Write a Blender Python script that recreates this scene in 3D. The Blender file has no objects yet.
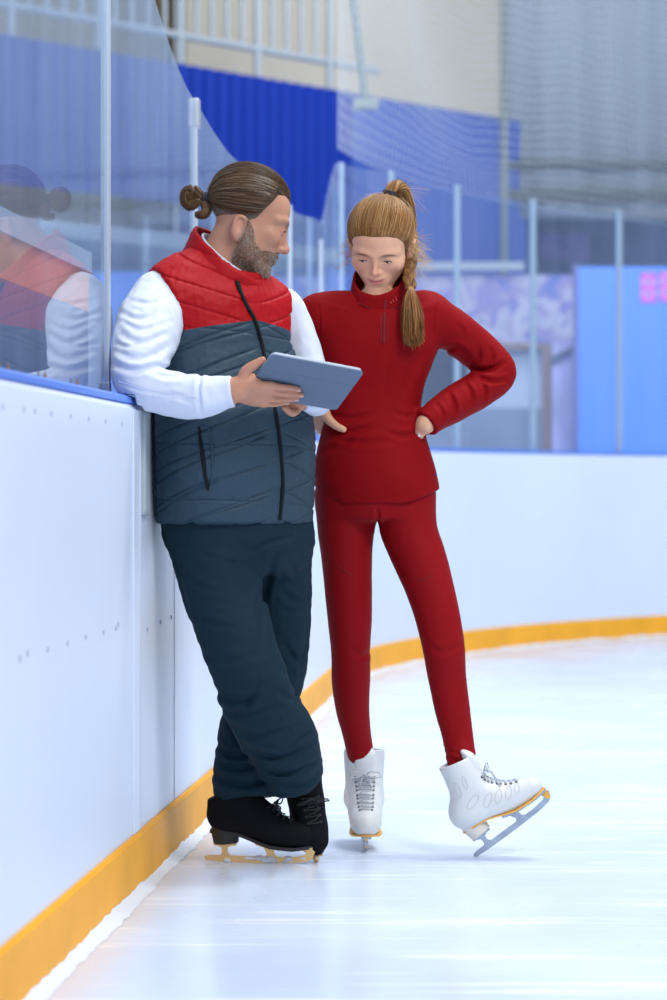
import bpy, bmesh, math, random
import numpy as np
from mathutils import Vector, Matrix

SC = bpy.context.scene
COL = SC.collection
F, HOR, CX, CAMH = 2360.0, 486.5, 333.5, 0.9

# ------------------------------------------------------------------ camera
cam_d = bpy.data.cameras.new('camera')
cam = bpy.data.objects.new('camera', cam_d)
COL.objects.link(cam)
cam.location = (0, 0, CAMH)
cam.rotation_euler = (math.radians(90), 0, 0)
cam_d.sensor_fit = 'VERTICAL'
cam_d.sensor_height = 36.0
cam_d.lens = F * 36.0 / 1000.0
cam_d.shift_y = -(500.0 - HOR) / 1000.0
cam_d.clip_end = 200
cam_d.dof.use_dof = True
cam_d.dof.focus_distance = 5.6
cam_d.dof.aperture_fstop = 3.0
SC.camera = cam

# ------------------------------------------------------------------ world + lamps
w = bpy.data.worlds.new('world')
SC.world = w
w.use_nodes = True
bg = w.node_tree.nodes['Background']
bg.inputs['Color'].default_value = (0.72, 0.84, 1.0, 1)
bg.inputs['Strength'].default_value = 0.62

def area(name, loc, target, size, energy, color, size_y=None):
    l = bpy.data.lights.new(name, 'AREA')
    l.energy = energy
    l.color = color
    l.shape = 'RECTANGLE'
    l.size = size
    l.size_y = size_y or size
    o = bpy.data.objects.new(name, l)
    COL.objects.link(o)
    o.location = loc
    d = Vector(target) - Vector(loc)
    o.rotation_euler = d.to_track_quat('-Z', 'Y').to_euler()
    return o

area('hall_and_fill_lamp', (2.6, 1.6, 5.2), (0, 5.7, 0.8), 1.6, 230, (1.0, 0.96, 0.92))
area('hall_and_fill_lamp', (-2.2, 1.2, 4.2), (0, 5.7, 0.9), 1.8, 70, (0.95, 0.97, 1.0))
area('hall_and_fill_lamp', (1.5, 8.5, 6.5), (0.3, 7.0, 0.0), 4.0, 150, (0.93, 0.97, 1.0))
area('hall_and_fill_lamp', (1.8, 6.5, 6.0), (1.2, 13.5, 0.5), 2.5, 400, (0.93, 0.97, 1.0))  # unseen frontal fill, added to brighten the far boards
area('hall_and_fill_lamp', (1.5, 15.0, 5.6), (2.0, 19.0, 1.6), 2.5, 95, (0.95, 0.98, 1.0))  # unseen light added behind the boards to lift the mural and far hall

SC.view_settings.view_transform = 'Standard'
SC.view_settings.look = 'None'
SC.view_settings.gamma = 1.0
SC.view_settings.use_curve_mapping = False
SC.view_settings.exposure = -0.10
SC.cycles.max_bounces = 8
SC.cycles.transparent_max_bounces = 24
SC.cycles.use_denoising = True

# ------------------------------------------------------------------ helpers: objects
def W(px, py, y):
    """A picture position at depth y as a world point."""
    return np.array([(px - CX) * y / F, y, CAMH - (py - HOR) * y / F])

def link(name, mesh, parent=None):
    o = bpy.data.objects.new(name, mesh)
    COL.objects.link(o)
    if parent is not None:
        o.parent = parent
        if parent.parent is None:
            o.matrix_parent_inverse = Matrix.Translation(-parent.location)
    return o

def thing(name, label, cat, loc=(0, 0, 0), group=None):
    o = bpy.data.objects.new(name, None)
    o.empty_display_size = 0.05
    COL.objects.link(o)
    o.location = loc
    return tag(o, label, cat, group)

def tag(o, label=None, cat=None, group=None, kind=None):
    if label: o['label'] = label
    if cat: o['category'] = cat
    if group: o['group'] = group
    if kind: o['kind'] = kind
    return o

def mesh_np(name, V, Fq, mats=(), smooth=True, attrs=None, fmat=None):
    V = np.asarray(V, np.float32)
    me = bpy.data.meshes.new(name)
    Fq = np.asarray(Fq)
    n = Fq.shape[1]
    me.vertices.add(len(V)); me.vertices.foreach_set('co', V.ravel())
    me.loops.add(Fq.size); me.loops.foreach_set('vertex_index', Fq.ravel().astype(np.int32))
    me.polygons.add(len(Fq))
    me.polygons.foreach_set('loop_start', np.arange(0, Fq.size, n, dtype=np.int32))
    me.polygons.foreach_set('loop_total', np.full(len(Fq), n, np.int32))
    me.polygons.foreach_set('use_smooth', np.full(len(Fq), bool(smooth)))
    for m in (mats if isinstance(mats, (list, tuple)) else [mats]):
        me.materials.append(m)
    if fmat is not None:
        me.polygons.foreach_set('material_index', fmat.astype(np.int32))
    me.update(calc_edges=True)
    for k, a in (attrs or {}).items():
        a = np.asarray(a, np.float32)
        if a.ndim == 2:
            at = me.attributes.new(k, 'FLOAT_COLOR', 'POINT')
            a4 = np.ones((len(a), 4), np.float32); a4[:, :3] = a
            at.data.foreach_set('color', a4.ravel())
        else:
            at = me.attributes.new(k, 'FLOAT', 'POINT')
            at.data.foreach_set('value', a)
    return me

class MB:
    """Collects boxes, tubes and prisms into one bmesh."""
    def __init__(s):
        s.bm = bmesh.new()
    def hexa(s, pts):
        v = [s.bm.verts.new(p) for p in pts]
        for f in ((0, 3, 2, 1), (4, 5, 6, 7), (0, 1, 5, 4), (1, 2, 6, 5), (2, 3, 7, 6), (3, 0, 4, 7)):
            s.bm.faces.new([v[i] for i in f])
    def box(s, c, d, rz=0.0):
        cx, cy, cz = c; a, b, h = d[0] / 2, d[1] / 2, d[2] / 2
        ca, sa = math.cos(rz), math.sin(rz)
        p = []
        for z in (-h, h):
            for x, y in ((-a, -b), (a, -b), (a, b), (-a, b)):
                p.append((cx + x * ca - y * sa, cy + x * sa + y * ca, cz + z))
        s.hexa(p)
    def bar(s, p0, p1, r, n=8, r1=None):
        s.tube([p0, p1], [r, r1 if r1 is not None else r], n)
    def tube(s, pts, rad, n=8, closed=False):
        pts = [Vector(p) for p in pts]
        if not hasattr(rad, '__len__'): rad = [rad] * len(pts)
        rings = []
        up = None
        for i, p in enumerate(pts):
            if closed:
                t = pts[(i + 1) % len(pts)] - pts[i - 1]
            else:
                t = pts[min(i + 1, len(pts) - 1)] - pts[max(i - 1, 0)]
            t.normalize()
            if up is None:
                up = Vector((0, 0, 1)) if abs(t.z) < 0.9 else Vector((1, 0, 0))
            a = t.cross(up)
            if a.length < 1e-6: a = t.cross(Vector((0.3, 0.7, 0.2)))
            a.normalize(); b = a.cross(t); up = b
            rings.append([s.bm.verts.new(p + a * rad[i] * math.cos(2 * math.pi * k / n) + b * rad[i] * math.sin(2 * math.pi * k / n)) for k in range(n)])
        m = len(rings)
        for i in range(m if closed else m - 1):
            A, B = rings[i], rings[(i + 1) % m]
            for k in range(n):
                s.bm.faces.new((A[k], A[(k + 1) % n], B[(k + 1) % n], B[k]))
        if not closed:
            s.bm.faces.new(rings[0][::-1]); s.bm.faces.new(rings[-1])
    def prism(s, poly, fn, t0, t1):
        """poly: 2-D outline; fn(u, v, t) -> point."""
        a = [s.bm.verts.new(fn(u, v, t0)) for u, v in poly]
        b = [s.bm.verts.new(fn(u, v, t1)) for u, v in poly]
        n = len(poly)
        s.bm.faces.new(a[::-1]); s.bm.faces.new(b)
        for i in range(n):
            s.bm.faces.new((a[i], a[(i + 1) % n], b[(i + 1) % n], b[i]))
    def build(s, name, mat, parent=None, smooth=False, bevel=0.0, seg=2):
        bmesh.ops.recalc_face_normals(s.bm, faces=s.bm.faces)
        if bevel > 0:
            bmesh.ops.bevel(s.bm, geom=[e for e in s.bm.edges if len(e.link_faces) == 2 and e.calc_face_angle(0) > 0.5], offset=bevel, segments=seg, affect='EDGES', profile=0.6)
        me = bpy.data.meshes.new(name)
        s.bm.to_mesh(me); s.bm.free()
        me.materials.append(mat)
        if smooth:
            me.polygons.foreach_set('use_smooth', np.ones(len(me.polygons), bool))
            me.set_sharp_from_angle(angle=math.radians(40))
        return link(name, me, parent)

# ------------------------------------------------------------------ helpers: materials
def mat(name, color=(0.8, 0.8, 0.8), rough=0.5, spec=0.5, metal=0.0, bump=None, var=None, attr=None, sub=0.0, coat=0.0, sheen=0.0):
    m = bpy.data.materials.new(name)
    m.use_nodes = True
    nt = m.node_tree; N = nt.nodes; L = nt.links
    b = N['Principled BSDF']
    b.inputs['Base Color'].default_value = (*color, 1)
    b.inputs['Roughness'].default_value = rough
    b.inputs['Specular IOR Level'].default_value = spec
    b.inputs['Metallic'].default_value = metal
    if coat: b.inputs['Coat Weight'].default_value = coat
    if sheen:
        b.inputs['Sheen Weight'].default_value = sheen
        b.inputs['Sheen Roughness'].default_value = 0.5
    if sub:
        b.inputs['Subsurface Weight'].default_value = sub
        b.inputs['Subsurface Radius'].default_value = (1.0, 0.35, 0.2)
        b.inputs['Subsurface Scale'].default_value = 0.006
    tc = N.new('ShaderNodeTexCoord')
    src = None
    if attr:
        a = N.new('ShaderNodeAttribute'); a.attribute_name = attr
        src = a.outputs['Color']
    if var:   # (scale, amount, detail)
        n = N.new('ShaderNodeTexNoise'); n.inputs['Scale'].default_value = var[0]; n.inputs['Detail'].default_value = var[2] if len(var) > 2 else 4
        L.new(tc.outputs['Object'], n.inputs['Vector'])
        mr = N.new('ShaderNodeMapRange')
        mr.inputs['From Min'].default_value = 0.25; mr.inputs['From Max'].default_value = 0.75
        mr.inputs['To Min'].default_value = 1 - var[1]; mr.inputs['To Max'].default_value = 1 + var[1]
        L.new(n.outputs['Fac'], mr.inputs['Value'])
        mx = N.new('ShaderNodeMix'); mx.data_type = 'RGBA'; mx.blend_type = 'MULTIPLY'
        mx.inputs['Factor'].default_value = 1.0
        if src: L.new(src, mx.inputs['A'])
        else: mx.inputs['A'].default_value = (*color, 1)
        L.new(mr.outputs['Result'], mx.inputs['B'])
        src = mx.outputs['Result']
    if src: L.new(src, b.inputs['Base Color'])
    if bump:  # (scale, strength, detail)
        n = N.new('ShaderNodeTexNoise'); n.inputs['Scale'].default_value = bump[0]; n.inputs['Detail'].default_value = bump[2] if len(bump) > 2 else 3
        L.new(tc.outputs['Object'], n.inputs['Vector'])
        bp = N.new('ShaderNodeBump'); bp.inputs['Strength'].default_value = bump[1]; bp.inputs['Distance'].default_value = bump[3] if len(bump) > 3 else 0.004
        L.new(n.outputs['Fac'], bp.inputs['Height'])
        L.new(bp.outputs['Normal'], b.inputs['Normal'])
    return m

def glass_mat(name, tint, haze, haze_col, refl=1.0, rough=0.02, wave=0.0):
    m = bpy.data.materials.new(name); m.use_nodes = True
    nt = m.node_tree; N = nt.nodes; L = nt.links
    N.remove(N['Principled BSDF']); out = N['Material Output']
    tr = N.new('ShaderNodeBsdfTransparent'); tr.inputs['Color'].default_value = (*tint, 1)
    df = N.new('ShaderNodeBsdfDiffuse'); df.inputs['Color'].default_value = (*haze_col, 1)
    gl = N.new('ShaderNodeBsdfGlossy'); gl.inputs['Roughness'].default_value = rough
    gl.inputs['Color'].default_value = (0.9, 0.95, 1.0, 1)
    m1 = N.new('ShaderNodeMixShader'); m1.inputs['Fac'].default_value = haze
    tc = N.new('ShaderNodeTexCoord')
    n = N.new('ShaderNodeTexNoise'); n.inputs['Scale'].default_value = 3.0; n.inputs['Detail'].default_value = 6
    mp = N.new('ShaderNodeMapping'); mp.inputs['Scale'].default_value = (2.5, 2.5, 0.35)
    L.new(tc.outputs['Object'], mp.inputs['Vector']); L.new(mp.outputs['Vector'], n.inputs['Vector'])
    mr = N.new('ShaderNodeMapRange'); mr.inputs['From Min'].default_value = 0.3; mr.inputs['From Max'].default_value = 0.75
    mr.inputs['To Min'].default_value = haze * 0.65; mr.inputs['To Max'].default_value = haze * 1.35
    geo = N.new('ShaderNodeNewGeometry'); inv = N.new('ShaderNodeMath'); inv.operation = 'SUBTRACT'; inv.inputs[0].default_value = 1.0
    L.new(geo.outputs['Backfacing'], inv.inputs[1])
    hz_ = N.new('ShaderNodeMath'); hz_.operation = 'MULTIPLY'; L.new(inv.outputs[0], hz_.inputs[1])
    L.new(n.outputs['Fac'], mr.inputs['Value']); L.new(mr.outputs['Result'], hz_.inputs[0]); L.new(hz_.outputs[0], m1.inputs['Fac'])
    L.new(tr.outputs[0], m1.inputs[1]); L.new(df.outputs[0], m1.inputs[2])
    fr = N.new('ShaderNodeFresnel'); fr.inputs['IOR'].default_value = 1.45
    mu = N.new('ShaderNodeMath'); mu.operation = 'MULTIPLY'; mu.inputs[1].default_value = refl
    mu0 = N.new('ShaderNodeMath'); mu0.operation = 'MULTIPLY'; L.new(fr.outputs[0], mu0.inputs[0]); L.new(inv.outputs[0], mu0.inputs[1])
    L.new(mu0.outputs[0], mu.inputs[0])
    m2 = N.new('ShaderNodeMixShader')
    L.new(mu.outputs[0], m2.inputs['Fac']); L.new(m1.outputs[0], m2.inputs[1]); L.new(gl.outputs[0], m2.inputs[2])
    L.new(m2.outputs[0], out.inputs['Surface'])
    return m

# ------------------------------------------------------------------ helpers: distance fields
def crv(pts, n=5):
    """Catmull-Rom through the rows of pts (any width)."""
    P = np.asarray(pts, float)
    if len(P) < 3:
        return np.linspace(P[0], P[1], n + 1)
    E = np.vstack([2 * P[0] - P[1], P, 2 * P[-1] - P[-2]])
    out = []
    for i in range(1, len(E) - 2):
        p0, p1, p2, p3 = E[i - 1], E[i], E[i + 1], E[i + 2]
        for t in np.arange(n) / n:
            out.append(0.5 * (2 * p1 + (p2 - p0) * t + (2 * p0 - 5 * p1 + 4 * p2 - p3) * t * t + (3 * p1 - p0 - 3 * p2 + p3) * t ** 3))
    out.append(E[-2])
    return np.array(out)

class Frame:
    """Local frame: world = R @ local * s + t."""
    def __init__(s, t=(0, 0, 0), R=None, sc=1.0):
        s.t = np.asarray(t, float); s.R = np.eye(3) if R is None else np.asarray(R, float); s.s = sc
    def w(s, p): return np.asarray(p, float) * s.s @ s.R.T + s.t
    def l(s, P): return (P - s.t) @ s.R / s.s
def rot(yaw=0, pitch=0, roll=0):
    """roll about y, then pitch about x, then yaw about z (degrees)."""
    y, p, r = map(math.radians, (yaw, pitch, roll))
    Rz = np.array([[math.cos(y), -math.sin(y), 0], [math.sin(y), math.cos(y), 0], [0, 0, 1]])
    Rx = np.array([[1, 0, 0], [0, math.cos(p), -math.sin(p)], [0, math.sin(p), math.cos(p)]])
    Ry = np.array([[math.cos(r), 0, math.sin(r)], [0, 1, 0], [-math.sin(r), 0, math.cos(r)]])
    return Rz @ Rx @ Ry
ID = Frame()

class Ell:
    def __init__(s, c, r, fr=ID, R=None):
        s.fr, s.c, s.r = fr, np.asarray(c, float), np.asarray(r, float)
        s.R = np.eye(3) if R is None else R
        m = s.r.max() * fr.s; cw = fr.w(s.c)
        s.lo, s.hi = cw - m, cw + m
    def __call__(s, P):
        q = (s.fr.l(P) - s.c) @ s.R
        a = np.linalg.norm(q / s.r, axis=1); b = np.linalg.norm(q / s.r ** 2, axis=1)
        return a * (a - 1) / np.maximum(b, 1e-6) * s.fr.s

class Tube:
    def __init__(s, pts, rad, fr=ID, flat=None, cap=(None, None), n=5):
        P = np.column_stack([np.asarray(pts, float), np.broadcast_to(rad, len(pts))])
        C = crv(P, n)
        s.p = fr.w(C[:, :3]); s.r = C[:, 3] * fr.s
        s.cap = cap
        s.flat = None
        if flat is not None:
            a = fr.R @ np.asarray(flat[0], float); s.flat = (a / np.linalg.norm(a), flat[1])
        m = s.r.max()
        s.lo, s.hi = s.p.min(0) - m, s.p.max(0) + m
        s.t0 = s.p[0] - s.p[1]; s.t0 /= np.linalg.norm(s.t0)
        s.t1 = s.p[-1] - s.p[-2]; s.t1 /= np.linalg.norm(s.t1)
    def __call__(s, P):
        best = np.full(len(P), 9.0)
        for a, b, ra, rb in zip(s.p[:-1], s.p[1:], s.r[:-1], s.r[1:]):
            ab = b - a
            t = np.clip((P - a) @ ab / max(ab @ ab, 1e-12), 0, 1)
            q = P - a - t[:, None] * ab
            r = ra + t * (rb - ra)
            if s.flat is not None:
                f = q @ s.flat[0]; k = s.flat[1]
                q2 = q + np.outer(f * (1 / k - 1), s.flat[0])
                q3 = q + np.outer(f * (1 / k ** 2 - 1), s.flat[0])
                n2 = np.linalg.norm(q2, axis=1); n3 = np.linalg.norm(q3, axis=1)
                d = (n2 - r) * n2 / np.maximum(n3, 1e-6)
            else:
                d = np.linalg.norm(q, axis=1) - r
            np.minimum(best, d, out=best)
        if s.cap[0] is not None: best = np.maximum(best, (P - s.p[0]) @ s.t0 - s.cap[0])
        if s.cap[1] is not None: best = np.maximum(best, (P - s.p[-1]) @ s.t1 - s.cap[1])
        return best

class Loft:
    """Ellipse sections stacked along world z: rows (z, cx, cy, a, b, yaw_deg)."""
    def __init__(s, rows, n=5, exp=2.0, round_=0.0):
        R = np.array(sorted(map(tuple, rows)), float)
        s.c = crv(R, n); s.e = exp; s.rd = round_
        s.z0, s.z1 = s.c[0, 0], s.c[-1, 0]
        m = s.c[:, 3:5].max()
        s.lo = np.array([s.c[:, 1].min() - m, s.c[:, 2].min() - m, s.z0]); s.hi = np.array([s.c[:, 1].max() + m, s.c[:, 2].max() + m, s.z1])
    def loc(s, P):
        z = np.clip(P[:, 2], s.z0, s.z1)
        g = lambda i: np.interp(z, s.c[:, 0], s.c[:, i])
        y = np.radians(g(5)); dx, dy = P[:, 0] - g(1), P[:, 1] - g(2)
        return dx * np.cos(y) + dy * np.sin(y), -dx * np.sin(y) + dy * np.cos(y), g(3), g(4)
    def __call__(s, P):
        u, v, a, b = s.loc(P)
        e = s.e
        k = (np.abs(u / a) ** e + np.abs(v / b) ** e) ** (1 / e) + 1e-9
        g = np.sqrt((np.abs(u) ** (e - 1) / a ** e) ** 2 + (np.abs(v) ** (e - 1) / b ** e) ** 2) / k ** (e - 1) + 1e-6
        d = (k - 1) / g
        d = np.where(k < 0.3, np.minimum(d, -0.5 * np.minimum(a, b)), d)
        dz = np.maximum(P[:, 2] - s.z1, s.z0 - P[:, 2])
        if s.rd:
            x, y = d + s.rd, dz + s.rd
            return np.minimum(np.maximum(x, y), 0) + np.hypot(np.maximum(x, 0), np.maximum(y, 0)) - s.rd
        return np.maximum(d, dz)

class Fn:
    def __init__(s, f, lo, hi): s.f, s.lo, s.hi = f, np.asarray(lo, float), np.asarray(hi, float)
    def __call__(s, P): return s.f(P)

class Field:
    def __init__(s): s.ops = []
    def add(s, p, k=0.0): s.ops.append(('u', p, k)); return s
    def sub(s, p, k=0.0): s.ops.append(('s', p, k)); return s
    def clip(s, f, k=0.0): s.ops.append(('c', f, k)); return s
    def disp(s, f, lo, hi): s.ops.append(('d', Fn(f, lo, hi), 0)); return s
    def ev(s, P, ops=None):
        d = np.full(len(P), 1.0)
        for op, p, k in (s.ops if ops is None else ops):
            if op == 'd': d = d + p(P); continue
            q = p(P)
            if op == 'u':
                if k: h = np.maximum(k - np.abs(d - q), 0) / k; d = np.minimum(d, q) - h * h * k * 0.25
                else: d = np.minimum(d, q)
            else:
                if op == 's': q = -q
                if k: h = np.maximum(k - np.abs(d - q), 0) / k; d = np.maximum(d, q) + h * h * k * 0.25
                else: d = np.maximum(d, q)
        return d
    __call__ = ev
    def bounds(s):
        u = [p for o, p, k in s.ops if o == 'u']
        return np.min([p.lo for p in u], 0), np.max([p.hi for p in u], 0)
    def grid(s, h, B=12, pad=0.012):
        lo, hi = s.bounds(); lo = lo - pad; hi = hi + pad
        nb = np.ceil((hi - lo) / (h * B)).astype(int)
        bs = h * B
        ii = np.stack(np.meshgrid(*[np.arange(n) for n in nb], indexing='ij'), -1).reshape(-1, 3)
        cen = lo + (ii + 0.5) * bs
        d = s.ev(cen)
        D = np.empty(tuple(nb * B + 1), np.float32)
        D[:] = 1
        Dc = np.where(d < 0, -1, 1).astype(np.float32)
        for n, i in enumerate(ii):
            if d[n] < 0: D[i[0] * B:(i[0] + 1) * B + 1, i[1] * B:(i[1] + 1) * B + 1, i[2] * B:(i[2] + 1) * B + 1] = -1
        act = np.nonzero(np.abs(d) < bs * 0.87 * 1.25 + 0.014)[0]
        g = np.stack(np.meshgrid(*[np.arange(B + 1)] * 3, indexing='ij'), -1).reshape(-1, 3) * h
        for n in act:
            b0 = lo + ii[n] * bs
            ops = []
            for o in s.ops:
                if o[0] in 'usd':
                    m = o[2] + 0.02 if o[0] != 'd' else 0.0
                    if np.any(b0 > o[1].hi + m) or np.any(b0 + bs < o[1].lo - m): continue
                ops.append(o)
            v = s.ev(b0 + g, ops).reshape((B + 1,) * 3)
            i = ii[n] * B
            D[i[0]:i[0] + B + 1, i[1]:i[1] + B + 1, i[2]:i[2] + B + 1] = v
        return D, lo
    def mesh(s, h, smooth=1):
        D, lo = s.grid(h)
        nx, ny, nz = D.shape
        I = (D < 0)
        c = np.zeros((nx - 1, ny - 1, nz - 1), np.uint8)
        for a in (0, 1):
            for b in (0, 1):
                for e in (0, 1):
                    c += I[a:nx - 1 + a, b:ny - 1 + b, e:nz - 1 + e]
        idx = np.argwhere((c > 0) & (c < 8))
        lin = (idx[:, 0] * (ny - 1) + idx[:, 1]) * (nz - 1) + idx[:, 2]
        cor = np.array([(a, b, e) for a in (0, 1) for b in (0, 1) for e in (0, 1)])
        val = np.stack([D[idx[:, 0] + a, idx[:, 1] + b, idx[:, 2] + e] for a, b, e in cor], 1)
        acc = np.zeros((len(idx), 3)); cnt = np.zeros(len(idx))
        for i in range(8):
            for j in range(i + 1, 8):
                if np.abs(cor[i] - cor[j]).sum() != 1: continue
                m = (val[:, i] < 0) != (val[:, j] < 0)
                t = np.where(m, val[:, i] / np.where(m, val[:, i] - val[:, j], 1), 0)
                acc += np.where(m[:, None], cor[i] + t[:, None] * (cor[j] - cor[i]), 0); cnt += m
        V = lo + (idx + acc / np.maximum(cnt, 1)[:, None]) * h
        faces = []
        def look(q):
            l = (q[:, 0] * (ny - 1) + q[:, 1]) * (nz - 1) + q[:, 2]
            p = np.searchsorted(lin, l); return np.minimum(p, len(lin) - 1)
        for ax in range(3):
            u, v = (ax + 1) % 3, (ax + 2) % 3
            sl0 = [slice(None)] * 3; sl1 = [slice(None)] * 3
            sl0[ax] = slice(0, -1); sl1[ax] = slice(1, None)
            A, Bq = I[tuple(sl0)], I[tuple(sl1)]
            e = np.argwhere(A != Bq)
            ok = (e[:, u] > 0) & (e[:, v] > 0) & (e[:, u] < D.shape[u] - 1) & (e[:, v] < D.shape[v] - 1)
            e = e[ok]
            if not len(e): continue
            ins = A[tuple(e.T)]
            du = np.zeros(3, int); du[u] = 1; dv = np.zeros(3, int); dv[v] = 1
            q = np.stack([look(e - du - dv), look(e - dv), look(e), look(e - du)], 1)
            q[~ins] = q[~ins][:, ::-1]
            faces.append(q)
        Q = np.vstack(faces)
        for _ in range(smooth):
            ed = np.vstack([Q[:, [0, 1]], Q[:, [1, 2]], Q[:, [2, 3]], Q[:, [3, 0]]])
            ed = np.vstack([ed, ed[:, ::-1]])
            n = np.bincount(ed[:, 0], minlength=len(V))
            S = np.stack([np.bincount(ed[:, 0], V[ed[:, 1], k], len(V)) for k in range(3)], 1)
            V = np.where(n[:, None] > 0, V * 0.5 + 0.5 * S / np.maximum(n, 1)[:, None], V)
        return V, Q
    def obj(s, name, material, parent=None, h=0.004, smooth=1, attrs=None):
        V, Q = s.mesh(h, smooth)
        return link(name, mesh_np(name, V, Q, material, attrs={k: f(V) for k, f in (attrs or {}).items()}), parent)
    def ray(s, px, py, y0=4.6, y1=7.0):
        """First hit of the sight line through a picture position, as point and normal."""
        o = np.array([0, 0, CAMH]); d = np.array([(px - CX) / F, 1.0, -(py - HOR) / F])
        t = y0
        for _ in range(200):
            v = s.ev((o + d * t)[None])[0]
            if v < 0.0006 or t > y1: break
            t += max(v * 0.7, 0.0005)
        p = o + d * t
        e = 0.002
        n = np.array([s.ev((p + e * k)[None])[0] - s.ev((p - e * k)[None])[0] for k in np.eye(3)])
        return p, n / (np.linalg.norm(n) + 1e-9)
    def normal(s, P, e=0.002):
        n = np.stack([s.ev(P + e * k) - s.ev(P - e * k) for k in np.eye(3)], 1)
        return n / (np.linalg.norm(n, axis=1, keepdims=True) + 1e-9)

def creases(f, y_ref, rows):
    """Cloth folds: each row is (points seen in the picture, half width, depth); a groove with soft ridges on the side nearer than y_ref."""
    for pts, wd, dp in rows:
        C = crv(np.array([W(x, y, y_ref) for x, y in pts])[:, [0, 2]], 5) if len(pts) > 2 else np.array([W(x, y, y_ref) for x, y in pts])[:, [0, 2]]
        m = wd * 3.2
        lo = np.array([C[:, 0].min() - m, y_ref - .5, C[:, 1].min() - m]); hi = np.array([C[:, 0].max() + m, y_ref + .03, C[:, 1].max() + m])
        n = len(C)
        def g(P, C=C, wd=wd, dp=dp, n=n):
            q = P[:, [0, 2]]; best = np.full(len(P), 9.0); tt = np.zeros(len(P))
            for i in range(n - 1):
                ab = C[i + 1] - C[i]; t = np.clip((q - C[i]) @ ab / (ab @ ab + 1e-12), 0, 1)
                d = np.linalg.norm(q - C[i] - t[:, None] * ab, axis=1); k = d < best
                best = np.where(k, d, best); tt = np.where(k, (i + t) / (n - 1), tt)
            tap = np.sin(np.clip(tt, 0, 1) * math.pi) ** .6
            fr_ = np.clip((y_ref + .03 - P[:, 1]) / .03, 0, 1)
            return dp * tap * fr_ * (np.exp(-(best / wd) ** 2) - .55 * np.exp(-((best - 1.9 * wd) / wd) ** 2))
        f.disp(g, lo, hi)

_rs = np.random.RandomState(5)
_ND = _rs.normal(size=(24, 3)); _ND /= np.linalg.norm(_ND, axis=1, keepdims=True); _NP = _rs.rand(24) * 6.28
def noise(P, f, k=0, n=6):
    """Smooth pseudo-noise in about -1..1."""
    o = 0
    for i in range(n):
        j = (i + k * 5) % 24
        o = o + np.sin(P @ _ND[j] * f * (0.7 + 0.13 * i) + _NP[(j * 3 + k) % 24] + 1.7 * np.sin(P @ _ND[(j + 7) % 24] * f * 0.5))
    return o / n * 1.4

def strands(name, S, r0, r1, material, parent, cols):
    """S: strands x points x 3; tapered triangular hairs in one mesh."""
    S = np.asarray(S, float); ns, m, _ = S.shape
    T = np.gradient(S, axis=1); T /= np.linalg.norm(T, axis=2, keepdims=True) + 1e-9
    up = np.eye(3)[np.argmin(np.abs(T).max(axis=1), axis=1)][:, None, :]
    A = np.cross(T, up); A /= np.linalg.norm(A, axis=2, keepdims=True) + 1e-9
    B = np.cross(T, A)
    rr = (r0 + (r1 - r0) * np.linspace(0, 1, m))[None, :, None]
    ring = [S + rr * (math.cos(a) * A + math.sin(a) * B) for a in (0, 2.094, 4.189)]
    V = np.stack(ring, 2).reshape(-1, 3)
    s_, p_, k_ = np.meshgrid(np.arange(ns), np.arange(m - 1), np.arange(3), indexing='ij')
    base = (s_ * m + p_) * 3
    Q = np.stack([base + k_, base + (k_ + 1) % 3, base + 3 + (k_ + 1) % 3, base + 3 + k_], -1).reshape(-1, 4)
    C = np.repeat(np.asarray(cols, float), m * 3, axis=0)
    return link(name, mesh_np(name, V, Q, material, attrs={'Col': C}), parent)

def bundle(path, rad, n, m=22, seed=0, twist=0.0, jit=0.0015):
    """n strands that follow a spline with a spread radius per control point."""
    C = crv(np.column_stack([path, rad]), 8)
    t = np.linspace(0, len(C) - 1, m)
    C = np.stack([np.interp(t, np.arange(len(C)), C[:, i]) for i in range(4)], 1)
    T = np.gradient(C[:, :3], axis=0); T /= np.linalg.norm(T, axis=1, keepdims=True)
    A = np.cross(T, [0.9, 0.3, 0.1]); A /= np.linalg.norm(A, axis=1, keepdims=True)
    B = np.cross(T, A)
    r = np.random.RandomState(seed)
    th = r.rand(n) * 6.28; q = np.sqrt(r.rand(n)) * 0.35 + 0.65
    ph = th[:, None] + twist * np.linspace(0, 1, m)[None] + r.normal(size=(n, 1)) * 0.15 * np.linspace(0, 1, m)[None]
    R = C[None, :, 3] * q[:, None]
    S = C[None, :, :3] + (R * np.cos(ph))[..., None] * A[None] + (R * np.sin(ph))[..., None] * B[None]
    S += (r.normal(size=(n, 3))[:, None] * jit) * np.linspace(0, 1, m)[None, :, None]
    return S
# ------------------------------------------------------------------ setting: ice, boards
BD = np.array([0.0896, 0.99598]); BP = np.array([-0.546, 4.136]); BR = 5.5; BZ = 10.45
BS0 = (BZ - BP[1]) / BD[1]
BC = BP + BD * BS0 + np.array([BD[1], -BD[0]]) * BR
def board(sv, off=0.0):
    """Point on the foot of the boards at length sv, off metres behind the face; and the direction along."""
    if sv <= BS0:
        p = BP + BD * sv; d = BD
    else:
        a = min((sv - BS0) / BR, math.radians(92)); ex = (sv - BS0) - a * BR
        ca, sa = math.cos(-a), math.sin(-a)
        d = np.array([BD[0] * ca - BD[1] * sa, BD[0] * sa + BD[1] * ca])
        p = BC - np.array([d[1], -d[0]]) * BR + d * ex
    n = np.array([d[1], -d[0]])
    return p - n * off, d
def board_at(px, off=0.0):
    best = None
    for sv in np.arange(-3.0, 20, 0.01):
        p, _ = board(sv, off)
        e = abs(CX + F * p[0] / p[1] - px)
        if best is None or e < best[0]: best = (e, sv)
        if best[0] < 2 and e > best[0] + 60: break
    return best[1]
def srange(a, b):
    if b <= BS0: return [a, b]
    o = [a] if a < BS0 else []
    st = max(a, BS0)
    o += list(np.linspace(st, b, max(2, int((b - st) / 0.18) + 1)))
    return o
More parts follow.
